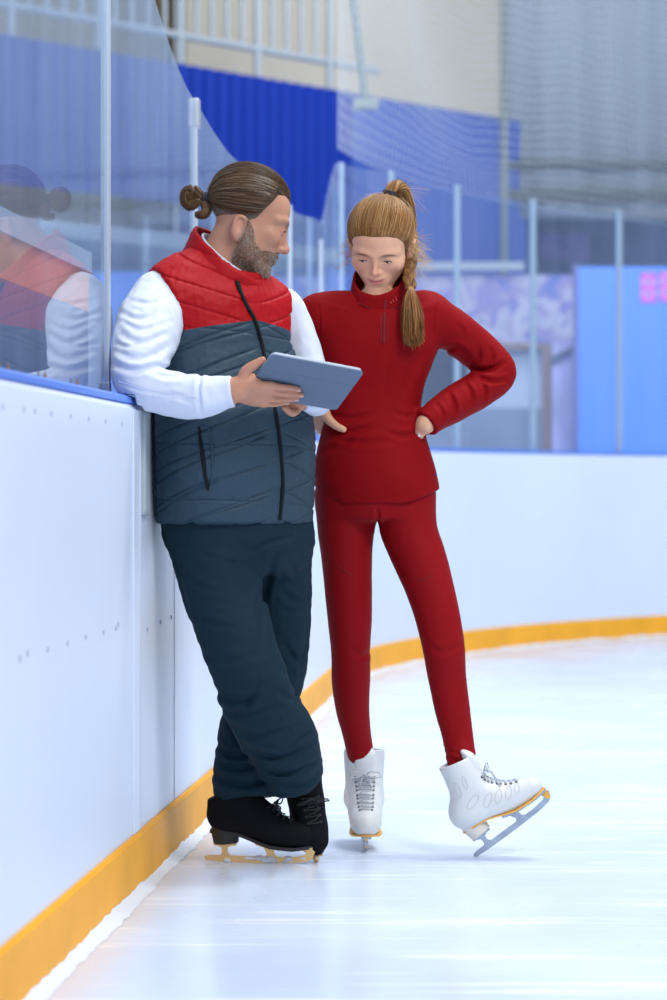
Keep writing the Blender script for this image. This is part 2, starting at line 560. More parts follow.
def sweep(name, prof, a, b, material, parent=None, smooth=False):
    """Closed profile of (off, z) pairs swept along the boards."""
    S = srange(a, b); V = []; Q = []
    n = len(prof)
    for sv in S:
        for off, z in prof:
            p, _ = board(sv, off); V.append((p[0], p[1], z))
    for i in range(len(S) - 1):
        for k in range(n):
            j = (k + 1) % n
            Q.append((i * n + k, i * n + j, (i + 1) * n + j, (i + 1) * n + k))
    bm = bmesh.new()
    vs = [bm.verts.new(v) for v in V]
    for q in Q: bm.faces.new([vs[i] for i in q])
    bm.faces.new([vs[i] for i in range(n)]); bm.faces.new([vs[(len(S) - 1) * n + i] for i in range(n)][::-1])
    bmesh.ops.recalc_face_normals(bm, faces=bm.faces)
    me = bpy.data.meshes.new(name); bm.to_mesh(me); bm.free(); me.materials.append(material)
    return link(name, me, parent)

# ice with scratches, scuffs and a soft sheen
M_ICE = mat('ice', (0.80, 0.87, 0.96), 0.22, 0.35)
def _ice():
    nt = M_ICE.node_tree; N, L = nt.nodes, nt.links; b = N['Principled BSDF']
    tc = N.new('ShaderNodeTexCoord')
    def noise_(sc, scale, det=5, rotz=0.0, dist=0.0):
        mp = N.new('ShaderNodeMapping'); mp.inputs['Scale'].default_value = sc; mp.inputs['Rotation'].default_value = (0, 0, rotz)
        n = N.new('ShaderNodeTexNoise'); n.inputs['Scale'].default_value = scale; n.inputs['Detail'].default_value = det; n.inputs['Distortion'].default_value = dist
        L.new(tc.outputs['Object'], mp.inputs['Vector']); L.new(mp.outputs['Vector'], n.inputs['Vector'])
        return n
    def ramp(src, a, b_, c0=0.0, c1=1.0):
        r = N.new('ShaderNodeMapRange'); r.inputs['From Min'].default_value = a; r.inputs['From Max'].default_value = b_
        r.inputs['To Min'].default_value = c0; r.inputs['To Max'].default_value = c1; r.clamp = True
        L.new(src, r.inputs['Value']); return r.outputs['Result']
    def mixc(f, a, bcol):
        m = N.new('ShaderNodeMix'); m.data_type = 'RGBA'
        L.new(f, m.inputs['Factor'])
        if isinstance(a, tuple): m.inputs['A'].default_value = a
        else: L.new(a, m.inputs['A'])
        m.inputs['B'].default_value = bcol; return m.outputs['Result']
    big = noise_((1, 1, 1), 1.3, 4)
    c = mixc(ramp(big.outputs['Fac'], 0.35, 0.7), (0.64, 0.73, 0.90, 1), (0.72, 0.80, 0.93, 1))
    for rz, sc, lo in ((0.5, (0.6, 9, 1), 0.62), (-0.35, (0.5, 8, 1), 0.64), (1.3, (0.7, 10, 1), 0.65), (0.1, (0.4, 5, 1), 0.63)):
        s = noise_(sc, 2.2, 7, rz, 0.6)
        f = ramp(s.outputs['Fac'], lo, lo + 0.035, 0, 0.75)
        c = mixc(f, c, (0.90, 0.95, 1.0, 1))
    L.new(c, b.inputs['Base Color'])
    fine = noise_((1, 1, 1), 38, 5)
    bp = N.new('ShaderNodeBump'); bp.inputs['Strength'].default_value = 0.12; bp.inputs['Distance'].default_value = 0.004
    L.new(fine.outputs['Fac'], bp.inputs['Height']); L.new(bp.outputs['Normal'], b.inputs['Normal'])
    L.new(ramp(big.outputs['Fac'], 0.3, 0.7, 0.16, 0.34), b.inputs['Roughness'])
_ice()
m = MB(); m.box((2, 11, -0.05), (22, 30, 0.1)); tag(m.build('floor', M_ICE), kind='structure')

M_BOARD = mat('board_white', (0.72, 0.80, 0.94), 0.32, 0.4, var=(1.2, 0.035, 6), bump=(6, 0.05))
M_KICK = mat('kick_yellow', (0.95, 0.43, 0.028), 0.5, 0.2, var=(5, 0.10, 6))
M_CAP = mat('cap_blue', (0.09, 0.22, 0.72), 0.4)
SEND = 19.5
BOARD_P = [(0, 0.0), (0, 1.072), (0.012, 1.085), (0.13, 1.085), (0.13, 0.0)]
KICK_P = [(-0.012, 0.0), (-0.012, 0.118), (-0.006, 0.125), (-0.001, 0.125), (-0.001, 0.0)]
CAP_P = [(0.006, 1.0855), (0.008, 1.097), (0.018, 1.104), (0.135, 1.104), (0.135, 1.0855)]
wl = tag(sweep('wall_left', BOARD_P, -2.2, BS0, M_BOARD), kind='structure')
wb = tag(sweep('wall_back', BOARD_P, BS0, SEND, M_BOARD), kind='structure')
tag(sweep('baseboard_left', KICK_P, -2.2, BS0, M_KICK), kind='structure')
tag(sweep('baseboard_back', KICK_P, BS0, SEND, M_KICK), kind='structure')
tag(sweep('trim_1', CAP_P, -2.2, BS0, M_CAP), kind='structure')
tag(sweep('trim_2', CAP_P, BS0, SEND, M_CAP), kind='structure')

# packed snow along the kick strip: an uncountable ridge
def snow():
    r = np.random.RandomState(3); S = np.arange(-1.6, SEND - 3, 0.03); V = []; Q = []
    prof = [(-0.008, 0.022), (-0.02, 0.014), (-0.035, 0.006), (-0.055, 0.001)]
    for i, sv in enumerate(S):
        k = 0.5 + 0.25 * math.sin(sv * 9 + 2 * math.sin(sv * 3.1)) * r.rand() + 0.4 * r.rand()
        for off, z in prof:
            p, _ = board(sv, -0.010 + (off + 0.004) * (0.35 + 0.4 * k)); V.append((p[0], p[1], z * k * .8 + 0.0005))
        if i:
            b = (i - 1) * 4
            for j in range(3): Q.append((b + j, b + j + 1, b + j + 5, b + j + 4))
    o = link('snow_ridge', mesh_np('snow_ridge', V, Q, mat('snow', (0.74, 0.81, 0.92), 0.7, 0.3, bump=(60, 0.3))))
    tag(o, 'thin ridge of scraped snow along the foot of the yellow kick strip', 'snow', kind='stuff')
snow()

# panel seams and screws on the near boards
M_SEAM = mat('seam_grey', (0.45, 0.50, 0.60), 0.6)
M_SCREW = mat('screw_grey', (0.55, 0.58, 0.72), 0.45, metal=0.4)
M_GASKET = mat('gasket_grey', (0.42, 0.49, 0.53), 0.45)
M_EDGE = mat('edge_white', (0.70, 0.76, 0.90), 0.45)
def on_face(sv, z, proud=0.0):
    p, d = board(sv, -proud); return (p[0], p[1], z), math.atan2(d[1], d[0])
def face_plate(name, s0, s1, z0, z1, proud, material, parent=None, bevel=0.0):
    c, rz = on_face((s0 + s1) / 2, (z0 + z1) / 2, proud / 2)
    m = MB(); m.box(c, (s1 - s0, proud, z1 - z0), rz); return m.build(name, material, parent, bevel=bevel)
s138, s150 = board_at(136), board_at(149)
for px in (174,):
    sv = board_at(px); tag(face_plate('seam', sv - 0.002, sv + 0.002, 0.126, 1.07, 0.0012, M_SEAM, wl), kind='structure')
gf = thing('gate_frame', 'white upright edge frame set in the near boards beside the bearded man', 'gate frame', on_face(s138, 0.126)[0])
face_plate('upright', s138 - 0.05, s138 + 0.02, 0.126, 1.071, 0.004, M_BOARD, gf, 0.001)
face_plate('edge_strip', s138 + 0.024, s138 + 0.045, 0.126, 1.071, 0.004, M_EDGE, gf, 0.001)
gk = face_plate('bumper_strip', s138 + 0.047, s138 + 0.125, 0.835, 1.071, 0.012, M_GASKET, None, 0.008)
tag(gk, 'short grey rubber strip on the boards right behind the man\'s back', 'bumper')
for px, z in [(p, 1.035) for p in (2, 23, 34, 51, 70, 88, 105, 121, 135)] + [(20, 0.60), (27, 0.605), (47, 0.60), (67, 0.60), (85, 0.60), (103, 0.597), (115, 0.598), (118, 0.604), (147, 0.57), (160, 0.577), (171, 0.58)]:
    sv = board_at(px); c, rz = on_face(sv, z, 0.0015)
    m = MB(); m.box(c, (0.004 if z > 1 else 0.008, 0.003, 0.010), rz); m.build('screw', M_SCREW, wl, bevel=0.001)

# ------------------------------------------------------------------ glass and posts on the boards
M_POST = mat('aluminium', (0.52, 0.58, 0.65), 0.38, metal=0.35, bump=(40, 0.05))
M_POSTW = mat('pale_post', (0.36, 0.48, 0.62), 0.4, metal=0.2)
M_CLIP = mat('clip_steel', (0.50, 0.54, 0.60), 0.35, metal=0.6)
M_GLASS = glass_mat('hazy_glass', (0.90, 0.94, 0.99), 0.25, (0.44, 0.57, 0.82), 1.15)
M_GLASSF = glass_mat('end_glass', (0.93, 0.96, 1.0), 0.13, (0.42, 0.55, 0.85), 1.0)
GO, LEAN = 0.078, 0.0
LOW, HIGH = 1.99, 2.50
def glass_point(sv, z, extra=0.0):
    p, d = board(sv, GO + extra - LEAN * (z - 1.1) / 0.9 * min(1, max(0, (BS0 - sv) / 1.0))); return np.array([p[0], p[1], z])
post_px = [-120, 105, 193.5, 251, 289, 320, 341, 391, 457, 533, 619, 720]
post_top = [LOW + .5, LOW + .5, LOW + 0.0, LOW - .01, LOW, LOW, 2.42, 2.50, 2.53, 2.54, 2.54, 2.54]
ps = [board_at(p, GO) for p in post_px]
panel_words = ['nearest hazy glass shield mirroring the man\'s red vest and white sleeve', 'hazy glass shield with slim post rising behind the bearded man\'s shoulder', 'narrow hazy glass shield and post behind the man\'s hair bun',
               'low glass shield whose post ends just above the man\'s head', 'low glass shield just ahead of the man\'s face', 'slant-topped glass shield stepping from low to high below the blue cladding', 'high glass shield with post beside the girl\'s loose hair',
               'high glass shield with post directly above the girl\'s hair tie', 'high glass shield with post behind the girl\'s raised shoulder', 'high glass shield with post just beyond the girl\'s bent elbow', 'high glass shield with post in front of the pink digits']
for i in range(11):
    sv, top = ps[i], post_top[i]
    base = glass_point(sv, 1.104)
    t = thing('rink_shield', panel_words[i], 'glass shield', tuple(base), 'glass shields on the boards')
    if i:
        hw = 0.011 if i < 6 else 0.019
        q = [glass_point(sv + u, z, e) for z in (1.104, top) for u, e in ((-hw, -0.011), (hw, -0.011), (hw, 0.009), (-hw, 0.009))]
        m = MB(); m.hexa(q); m.build('upright', M_POST if i < 6 else M_POSTW, t, bevel=0.002)
    if i in (2, 3):
        q = [glass_point(sv + u, z, e) for z in (top - 0.075, top + 0.008) for u, e in ((-0.0117, -0.016), (0.034, -0.016), (0.034, 0.014), (-0.0117, 0.014))]
        m = MB(); m.hexa(q); m.build('end_clip', M_CLIP, t, bevel=0.004)
    if i == 1:
        q = [glass_point(sv + u, z, e) for z in (1.1045, 1.135) for u, e in ((-.0118, -0.012), (.0118, -0.012), (.0118, 0.012), (-.0118, 0.012))]
        m = MB(); m.hexa(q); m.build('foot_bracket', M_CLIP, t, bevel=0.002)
    a, b = ps[i] + (0.0125 if i < 6 else 0.021), ps[i + 1] - (0.0125 if i < 5 else 0.021)
    n = max(6, int((b - a) / 0.12)) if b > BS0 or i in (1, 2, 3, 5) else 6
    V = []; Q = []
    for k, u in enumerate(np.linspace(0, 1, n + 1)):
        sv = a + (b - a) * u
        h0 = [LOW + .5, LOW + .42, LOW - .0, LOW - .02, LOW - .01, LOW + .07, 2.42, 2.48, 2.50, 2.51, 2.51][i]
        h1 = [LOW + .5, LOW - .0, LOW - .02, LOW - .01, LOW + .07, 2.42, 2.48, 2.50, 2.51, 2.51, 2.51][i]
        e = u * u * (3 - 2 * u) if i != 1 else 1 - (1 - u) ** 1.6
        top = h0 + (h1 - h0) * e
        if i in (2, 3): top -= 0.035 * math.sin(math.pi * u)
        for ex, z in ((-0.005, 1.106), (0.005, 1.106), (0.005, top), (-0.005, top)):
            V.append(glass_point(sv, z, ex))
        if k:
            o = (k - 1) * 4
            for j in range(4): Q.append((o + j, o + (j + 1) % 4, o + 4 + (j + 1) % 4, o + 4 + j))
    Q += [(0, 3, 2, 1), (n * 4, n * 4 + 1, n * 4 + 2, n * 4 + 3)]
    link('pane', mesh_np('pane', V, Q, M_GLASS if i < 6 else M_GLASSF, smooth=False), t)
# rail clips on the near glass foot
M_RUST = mat('rust_clip', (0.33, 0.19, 0.08), 0.7)
for px, wd in ((2, 'leftmost small rusty clip at the foot of the near glass'), (39, 'small rusty clip at the glass foot under the mirrored sleeve edge'), (72, 'small rusty clip at the glass foot beneath the mirrored elbow')):
    sv = board_at(px, GO); c = glass_point(sv, 1.118, -0.012)
    m = MB(); m.bar(c - [0, 0, .012], c, 0.0035, 8); m.bar(c, c + [0, 0, 0.010], 0.002, 6, 0.001)
    tag(m.build('glass_clip', M_RUST, smooth=True), wd, 'clip', 'clips at the glass foot')

# ------------------------------------------------------------------ hall behind the boards
R2 = 0.70711
def pq(q, back=0.0): return np.array([-0.871 + q * R2 - back * R2, 16 + q * R2 + back * R2])
def wall_quad(name, pts, z0, z1, material, th=0.1):
    m = MB()
    a, b = np.array(pts[0]), np.array(pts[1]); d = (b - a) / np.linalg.norm(b - a); n = np.array([-d[1], d[0]]) * th
    m.hexa([(a[0], a[1], z0), (b[0], b[1], z0), (b[0] + n[0], b[1] + n[1], z0), (a[0] + n[0], a[1] + n[1], z0), (a[0], a[1], z1), (b[0], b[1], z1), (b[0] + n[0], b[1] + n[1], z1), (a[0] + n[0], a[1] + n[1], z1)])
    return tag(m.build(name, material), kind='structure')
M_TAN = mat('tan_wall', (0.36, 0.275, 0.145), 0.8, var=(1.5, 0.06))
M_STAND = mat('stand_wall', (0.42, 0.48, 0.57), 0.8, var=(1.0, 0.10))
M_CREAM = mat('cream_wall', (0.60, 0.55, 0.46), 0.8, var=(1.5, 0.05))
M_NAVY = mat('blue_band', (0.06, 0.13, 0.52), 0.7, var=(2, 0.08))
M_BLUE = mat('blue_cladding', (0.002, 0.032, 0.34), 0.5, 0.35)
M_DARK = mat('dark_hall', (0.16, 0.22, 0.34), 0.8, var=(1.2, 0.35))
M_RAIL = mat('rail_grey', (0.42, 0.47, 0.52), 0.45, metal=0.2)
wall_quad('wall_gallery', (pq(-6, 1.8), pq(1.3, 1.8)), 2.6, 8.0, M_TAN)
wall_quad('wall_stand', (pq(-6, 1.0), pq(1.3, 1.0)), 0.0, 2.6, M_STAND)
m = MB(); m.hexa([(*pq(-6), 2.5), (*pq(1.3), 2.5), (*pq(1.3, 1.8), 2.5), (*pq(-6, 1.8), 2.5), (*pq(-6), 2.6), (*pq(1.3), 2.6), (*pq(1.3, 1.8), 2.6), (*pq(-6, 1.8), 2.6)])
tag(m.build('floor_gallery', M_STAND), kind='structure')
# corrugated cladding of the gallery front
cl = thing('gallery_cladding', 'bright blue corrugated cladding along the gallery front, below the railing', 'cladding', (*pq(0), 2.8))
V = []; Q = []
u = -6.0; prof = []
while u < 1.37:
    prof += [(u, -0.02), (u + 0.045, -0.02), (u + 0.06, 0.006), (u + 0.105, 0.006)]; u += 0.12
prof.append((1.37, -0.02))
for z in (2.80, 3.735):
    for a, bk in prof: V.append((*pq(a, bk), z))
    for a, bk in prof: V.append((*pq(a, 0.03), z))
n = len(prof)
for i in range(n - 1):
    Q += [(i, i + 1, 2 * n + i + 1, 2 * n + i), (n + i + 1, n + i, 3 * n + i, 3 * n + i + 1), (2 * n + i, 2 * n + i + 1, 3 * n + i + 1, 3 * n + i), (i + 1, i, n + i, n + i + 1)]
Q += [(n - 1, 2 * n - 1, 4 * n - 1, 3 * n - 1), (0, 2 * n, 3 * n, n)]
link('sheet', mesh_np('sheet', V, Q, M_BLUE, smooth=False), cl)
rl = thing('gallery_railing', 'pale grey steel railing with upright bars above the blue cladding', 'railing', (*pq(0, 0.05), 3.72))
for nm, z, r in (('bottom_rail', 3.94, 0.026), ('handrail', 5.0, 0.03)):
    m = MB(); m.bar((*pq(-3.4, 0.05), z), (*pq(1.75 if z < 4 else 1.34, 0.05), z), r, 10); m.build(nm, M_RAIL, rl, True)
k = 0
for q in np.arange(-3.3, 1.34, 0.142):
    m = MB(); big = k % 5 == 2; m.bar((*pq(q, 0.05), 3.745 if big else 3.95), (*pq(q, 0.05), 4.99), 0.026 if big else 0.016, 8)
    m.build('stanchion' if big else 'bar', M_RAIL, rl, True); k += 1

# wall with cream top and blue band, grey curtain, dark hall below
def cq(q): return np.array([0.05 + q * R2, 18.5 + q * R2])
wall_quad('wall_far', (cq(-1.6), cq(1.95)), 4.0, 8.0, M_CREAM)
wall_quad('wall_band', (cq(-1.6), cq(2.25)), 2.4, 3.998, M_NAVY)
wall_quad('wall_hall', ((-0.5, 22.5), (7.5, 22.5)), 0.0, 8.0, M_DARK)
m = MB(); e = cq(1.96); m.box((e[0], e[1] - .03, 4.2), (0.06, 0.06, 6.0)); 
tag(m.build('gallery_column', mat('column_green', (0.20, 0.26, 0.27), 0.6)), 'thin dark upright column where the cream wall meets the grey curtain', 'column')
M_CURT = mat('curtain_grey', (0.36, 0.43, 0.50), 0.85, var=(0.8, 0.10), bump=(3, 0.3, 2, 0.05))
ct = thing('divider_curtain', 'large grey curtain hanging beyond the netting at the far end', 'curtain', (3.2, 20, 3.15))
V = []; Q = []; nn = 90
for k in range(nn + 1):
    x = 1.47 + 4.5 * k / nn; y = 20.0 + 0.06 * (x - 1.4) + 0.03 * math.sin(x * 9) + 0.02 * math.sin(x * 23 + 1)
    for dy in (0, 0.03):
        for z in (3.18, 8.0): V.append((x, y + dy, z))
    if k:
        o = (k - 1) * 4; Q += [(o, o + 4, o + 5, o + 1), (o + 2, o + 3, o + 7, o + 6), (o, o + 2, o + 6, o + 4), (o + 1, o + 5, o + 7, o + 3)]
link('cloth', mesh_np('cloth', V, Q, M_CURT), ct)
M_BAND = mat('curtain_band', (0.10, 0.13, 0.16), 0.8)
for z, h in ((3.62, 0.055), (3.36, 0.085)):
    m = MB(); m.hexa([(1.44, 19.93, z - h / 2), (6.0, 20.2, z - h / 2 - .0), (6.0, 20.22, z - h / 2), (1.44, 19.95, z - h / 2), (1.44, 19.93, z + h / 2), (6.0, 20.2, z + h / 2), (6.0, 20.22, z + h / 2), (1.44, 19.95, z + h / 2)])
    m.build('dark_band', M_BAND, ct)

# things behind the end glass
def slab(name, px0, py0, px1, py1, y, th, material, parent=None, bevel=0.0):
    a, b = W(px0, py1, y), W(px1, py0, y)
    m = MB(); m.box(((a[0] + b[0]) / 2, y + th / 2, (a[2] + b[2]) / 2), (b[0] - a[0], th, b[2] - a[2])); return m.build(name, material, parent, bevel=bevel)
def pattern(name, cols, scale, rough=0.7, stretch=(1, 1, 1)):
    m = bpy.data.materials.new(name); m.use_nodes = True; N, L = m.node_tree.nodes, m.node_tree.links
    tc = N.new('ShaderNodeTexCoord'); mp = N.new('ShaderNodeMapping'); mp.inputs['Scale'].default_value = stretch
    n = N.new('ShaderNodeTexNoise'); n.inputs['Scale'].default_value = scale; n.inputs['Detail'].default_value = 3; n.inputs['Distortion'].default_value = 1.2
    r = N.new('ShaderNodeValToRGB'); e = r.color_ramp.elements
    e[0].position = 0.3; e[0].color = (*cols[0], 1); e[1].position = 0.72; e[1].color = (*cols[-1], 1)
    for i, c in enumerate(cols[1:-1]):
        k = e.new(0.3 + 0.42 * (i + 1) / (len(cols) - 1)); k.color = (*c, 1)
    L.new(tc.outputs['Object'], mp.inputs['Vector']); L.new(mp.outputs['Vector'], n.inputs['Vector']); L.new(n.outputs['Fac'], r.inputs['Fac']); L.new(r.outputs['Color'], N['Principled BSDF'].inputs['Base Color'])
    N['Principled BSDF'].inputs['Roughness'].default_value = rough
    return m
M_MURAL = pattern('mural', [(0.13, 0.17, 0.50), (0.24, 0.30, 0.75), (0.50, 0.42, 0.70), (0.72, 0.74, 0.88), (0.20, 0.22, 0.60)], 4.5)
bn = thing('mural_board', 'blurred blue and violet mural board behind the girl\'s raised shoulder', 'mural', tuple(W(510, 346, 19)))
slab('panel', 395, 275, 577, 347, 19, 0.05, M_MURAL, bn)
slab('top_rail', 395, 262, 524, 270, 18.9, 0.06, mat('rail_pale', (0.50, 0.56, 0.62), 0.5), bn)
bb = slab('banner', 540, 232, 590, 262, 22.45, 0.06, pattern('violet_cloth', [(0.16, 0.17, 0.42), (0.30, 0.24, 0.50), (0.12, 0.15, 0.3)], 3))
tag(bb, 'blurred violet banner hanging high behind the end glass', 'banner')
M_PALE = mat('cabinet_pale', (0.62, 0.72, 0.88), 0.6, var=(2, 0.06)); M_BROWN = mat('brown_frame', (0.36, 0.27, 0.25), 0.7)
M_LOW = mat('low_wall', (0.30, 0.36, 0.50), 0.8, var=(2, 0.15))
wall_quad('wall_low', ((0.2, 18.2), (2.6, 18.2)), 0.0, W(0, 408, 18.2)[2], M_LOW)
cb = thing('cabinet', 'pale blurred cabinet with brown uprights behind the girl\'s elbow', 'cabinet', tuple(W(505, 408, 18.3)))
slab('body', 470, 349, 543, 409, 18.3, 0.4, M_PALE, cb, 0.01)
slab('upright', 543, 343, 551, 455, 18.1, 0.08, M_BROWN, cb); slab('top', 462, 343, 551, 349, 18.15, 0.5, M_BROWN, cb)
ln = thing('leaning_board', 'pale violet board with a dark slanted stripe beside the blue screen', 'board', tuple(W(565, 605, 17.9)))
slab('panel', 552, 341, 579, 605, 17.9, 0.04, mat('violet_board', (0.58, 0.55, 0.78), 0.6, var=(3, 0.2)), ln)
m = MB(); q = [W(551, 366, 17.88), W(578, 351, 17.88), W(578, 344, 17.88), W(551, 357, 17.88)]; m.hexa(q + [p + [0, .015, 0] for p in q]); m.build('stripe', mat('stripe_dark', (0.12, 0.15, 0.25), 0.6), ln)
scn = thing('led_screen', 'tall bright blue display screen with pink digits behind the end glass', 'screen', tuple(W(640, 500, 17.2)))
M_SCREEN = mat('screen_blue', (0.09, 0.25, 0.85), 0.4, var=(1.0, 0.05))
M_SCREEN.node_tree.nodes['Principled BSDF'].inputs['Emission Color'].default_value = (0.10, 0.30, 1.0, 1); M_SCREEN.node_tree.nodes['Principled BSDF'].inputs['Emission Strength'].default_value = 0.42
slab('display', 579, 267, 740, 540, 17.2, 0.12, M_SCREEN, scn, 0.006)
slab('frame_edge', 574, 264, 579, 540, 17.22, 0.10, mat('screen_edge', (0.2, 0.22, 0.5), 0.5), scn)
M_PINK = mat('pink_led', (0.7, 0.3, 0.8), 0.5); M_PINK.node_tree.nodes['Principled BSDF'].inputs['Emission Color'].default_value = (0.9, 0.28, 0.9, 1); M_PINK.node_tree.nodes['Principled BSDF'].inputs['Emission Strength'].default_value = 0.35
def digit(px, py, w_, h_, segs):
    m = MB(); y = 17.185; t = 6
    R = {'a': (0, 0, w_, t), 'g': (0, h_ / 2 - t / 2, w_, h_ / 2 + t / 2), 'd': (0, h_ - t, w_, h_), 'f': (0, 0, t, h_ / 2), 'e': (0, h_ / 2, t, h_), 'b': (w_ - t, 0, w_, h_ / 2), 'c': (w_ - t, h_ / 2, w_, h_)}
    for s in segs:
        x0, y0, x1, y1 = R[s]; a, b = W(px + x0, py + y1, y), W(px + x1, py + y0, y)
        m.box(((a[0] + b[0]) / 2, y + .006, (a[2] + b[2]) / 2), (b[0] - a[0], 0.012, b[2] - a[2]))
    m.build('digit', M_PINK, scn)
digit(641, 273, 15, 29, 'abcdefg'); digit(660, 272, 15, 29, 'afged')
# orange partition with a grey cap behind the near glass
pt = thing('bench_partition', 'navy partition with an orange band and grey cap rail behind the nearest glass', 'partition', (-0.9, 5.4, 0))
def part_line(sv, off, z): p, _ = board(sv, off); return np.array([p[0], p[1], z])
for nm, z0, z1, th, mt in (('panel', 0.0, 1.372, 0.03, mat('navy_panel', (0.03, 0.045, 0.13), 0.6, var=(3, 0.2))), ('orange_band', 1.3722, 1.4748, 0.032, mat('orange_panel', (0.92, 0.24, 0.012), 0.5, var=(3, 0.08))), ('cap_rail', 1.475, 1.53, 0.05, mat('cap_grey', (0.62, 0.64, 0.66), 0.5))):
    s0, s1 = -2.0, board_at(83, 0.33); m = MB()
    m.hexa([part_line(s0, 0.33 - th / 2 + .0, z0), part_line(s1, 0.33 - th / 2, z0), part_line(s1, 0.33 + th / 2, z0), part_line(s0, 0.33 + th / 2, z0), part_line(s0, 0.33 - th / 2, z1), part_line(s1, 0.33 - th / 2, z1), part_line(s1, 0.33 + th / 2, z1), part_line(s0, 0.33 + th / 2, z1)])
    m.build(nm, mt, pt)

# safety net above the end glass: crossing cords
def net():
    s0, s1 = board_at(344, GO), SEND - 1.0; z0, z1 = 2.50, 4.7
    V = []; Q = []
    def cord(pts, r):
        pts = np.array(pts); T = np.gradient(pts, axis=0); T /= np.linalg.norm(T, axis=1, keepdims=True)
        A = np.cross(T, [0.2, 0.3, 0.93]) if abs(T[0, 2]) < 0.7 else np.cross(T, [0.9, 0.3, 0.1]); A /= np.linalg.norm(A, axis=1, keepdims=True); B = np.cross(T, A)
        b = len(V)
        for i in range(len(pts)):
            for a in (0, 2.094, 4.189): V.append(pts[i] + r * (math.cos(a) * A[i] + math.sin(a) * B[i]))
            if i:
                o = b + (i - 1) * 3
                for k in range(3): Q.append((o + k, o + (k + 1) % 3, o + 3 + (k + 1) % 3, o + 3 + k))
    def pt_(sv, z):
        u = (sv - s0) / (s1 - s0)
        sag = 0.05 * math.sin(sv * 2.3) + 0.10 * math.sin(u * math.pi)
        p, _ = board(sv, GO + 0.03 + 0.05 * math.sin(sv * 3 + z * 2) * min(1, (z - z0) * 2) * min(1, (sv - s0) / 1.5))
        return (p[0], p[1], z - sag * min(1, (z - z0) / 0.3) + 0.02 * math.sin(sv * 11) * min(1, (z - z0)))
    for z in np.arange(z0, z1, 0.052): cord([pt_(s, z) for s in np.linspace(s0, s1, 70)], 0.0019)
    for s in np.arange(s0, s1, 0.052): cord([pt_(s + 0.05 * (z - z0) * math.sin(s), z) for z in np.linspace(z0, z1, 22)], 0.0019)
    o = link('safety_net', mesh_np('safety_net', V, Q, mat('net_cord', (0.62, 0.68, 0.76), 0.8)))
    tag(o, 'white knotted safety net stretched above the end glass', 'net')
net()
M_POLE = mat('pole_grey', (0.22, 0.28, 0.30), 0.5)
nb = thing('net_pole', 'slim grey slanted pole carrying the near edge of the safety net', 'pole', tuple(W(366, 100, 11.9)))
m = MB(); m.bar(W(366, 104, 11.9), W(346, -60, 11.9), 0.018, 8); m.build('pole', M_POLE, nb, True)
m = MB(); a = W(366, 104, 11.9); m.box(tuple(a), (0.13, 0.06, 0.05)); m.build('bracket', M_POLE, nb, bevel=0.006)
# ------------------------------------------------------------------ figure kit
M_SKIN_ATTR = mat('skin', (0.8, 0.5, 0.4), 0.48, 0.4, attr='Col', sub=0.12, bump=(260, 0.10, 2, 0.002))
M_HAIR = mat('hair', (0.2, 0.1, 0.05), 0.42, 0.45, attr='Col')
M_EYE = mat('eye', (0.8, 0.8, 0.8), 0.12, 0.6, attr='Col')
M_LASH = mat('lash', (0.035, 0.02, 0.015), 0.6)
M_BAND = mat('hair_band', (0.012, 0.013, 0.016), 0.6)

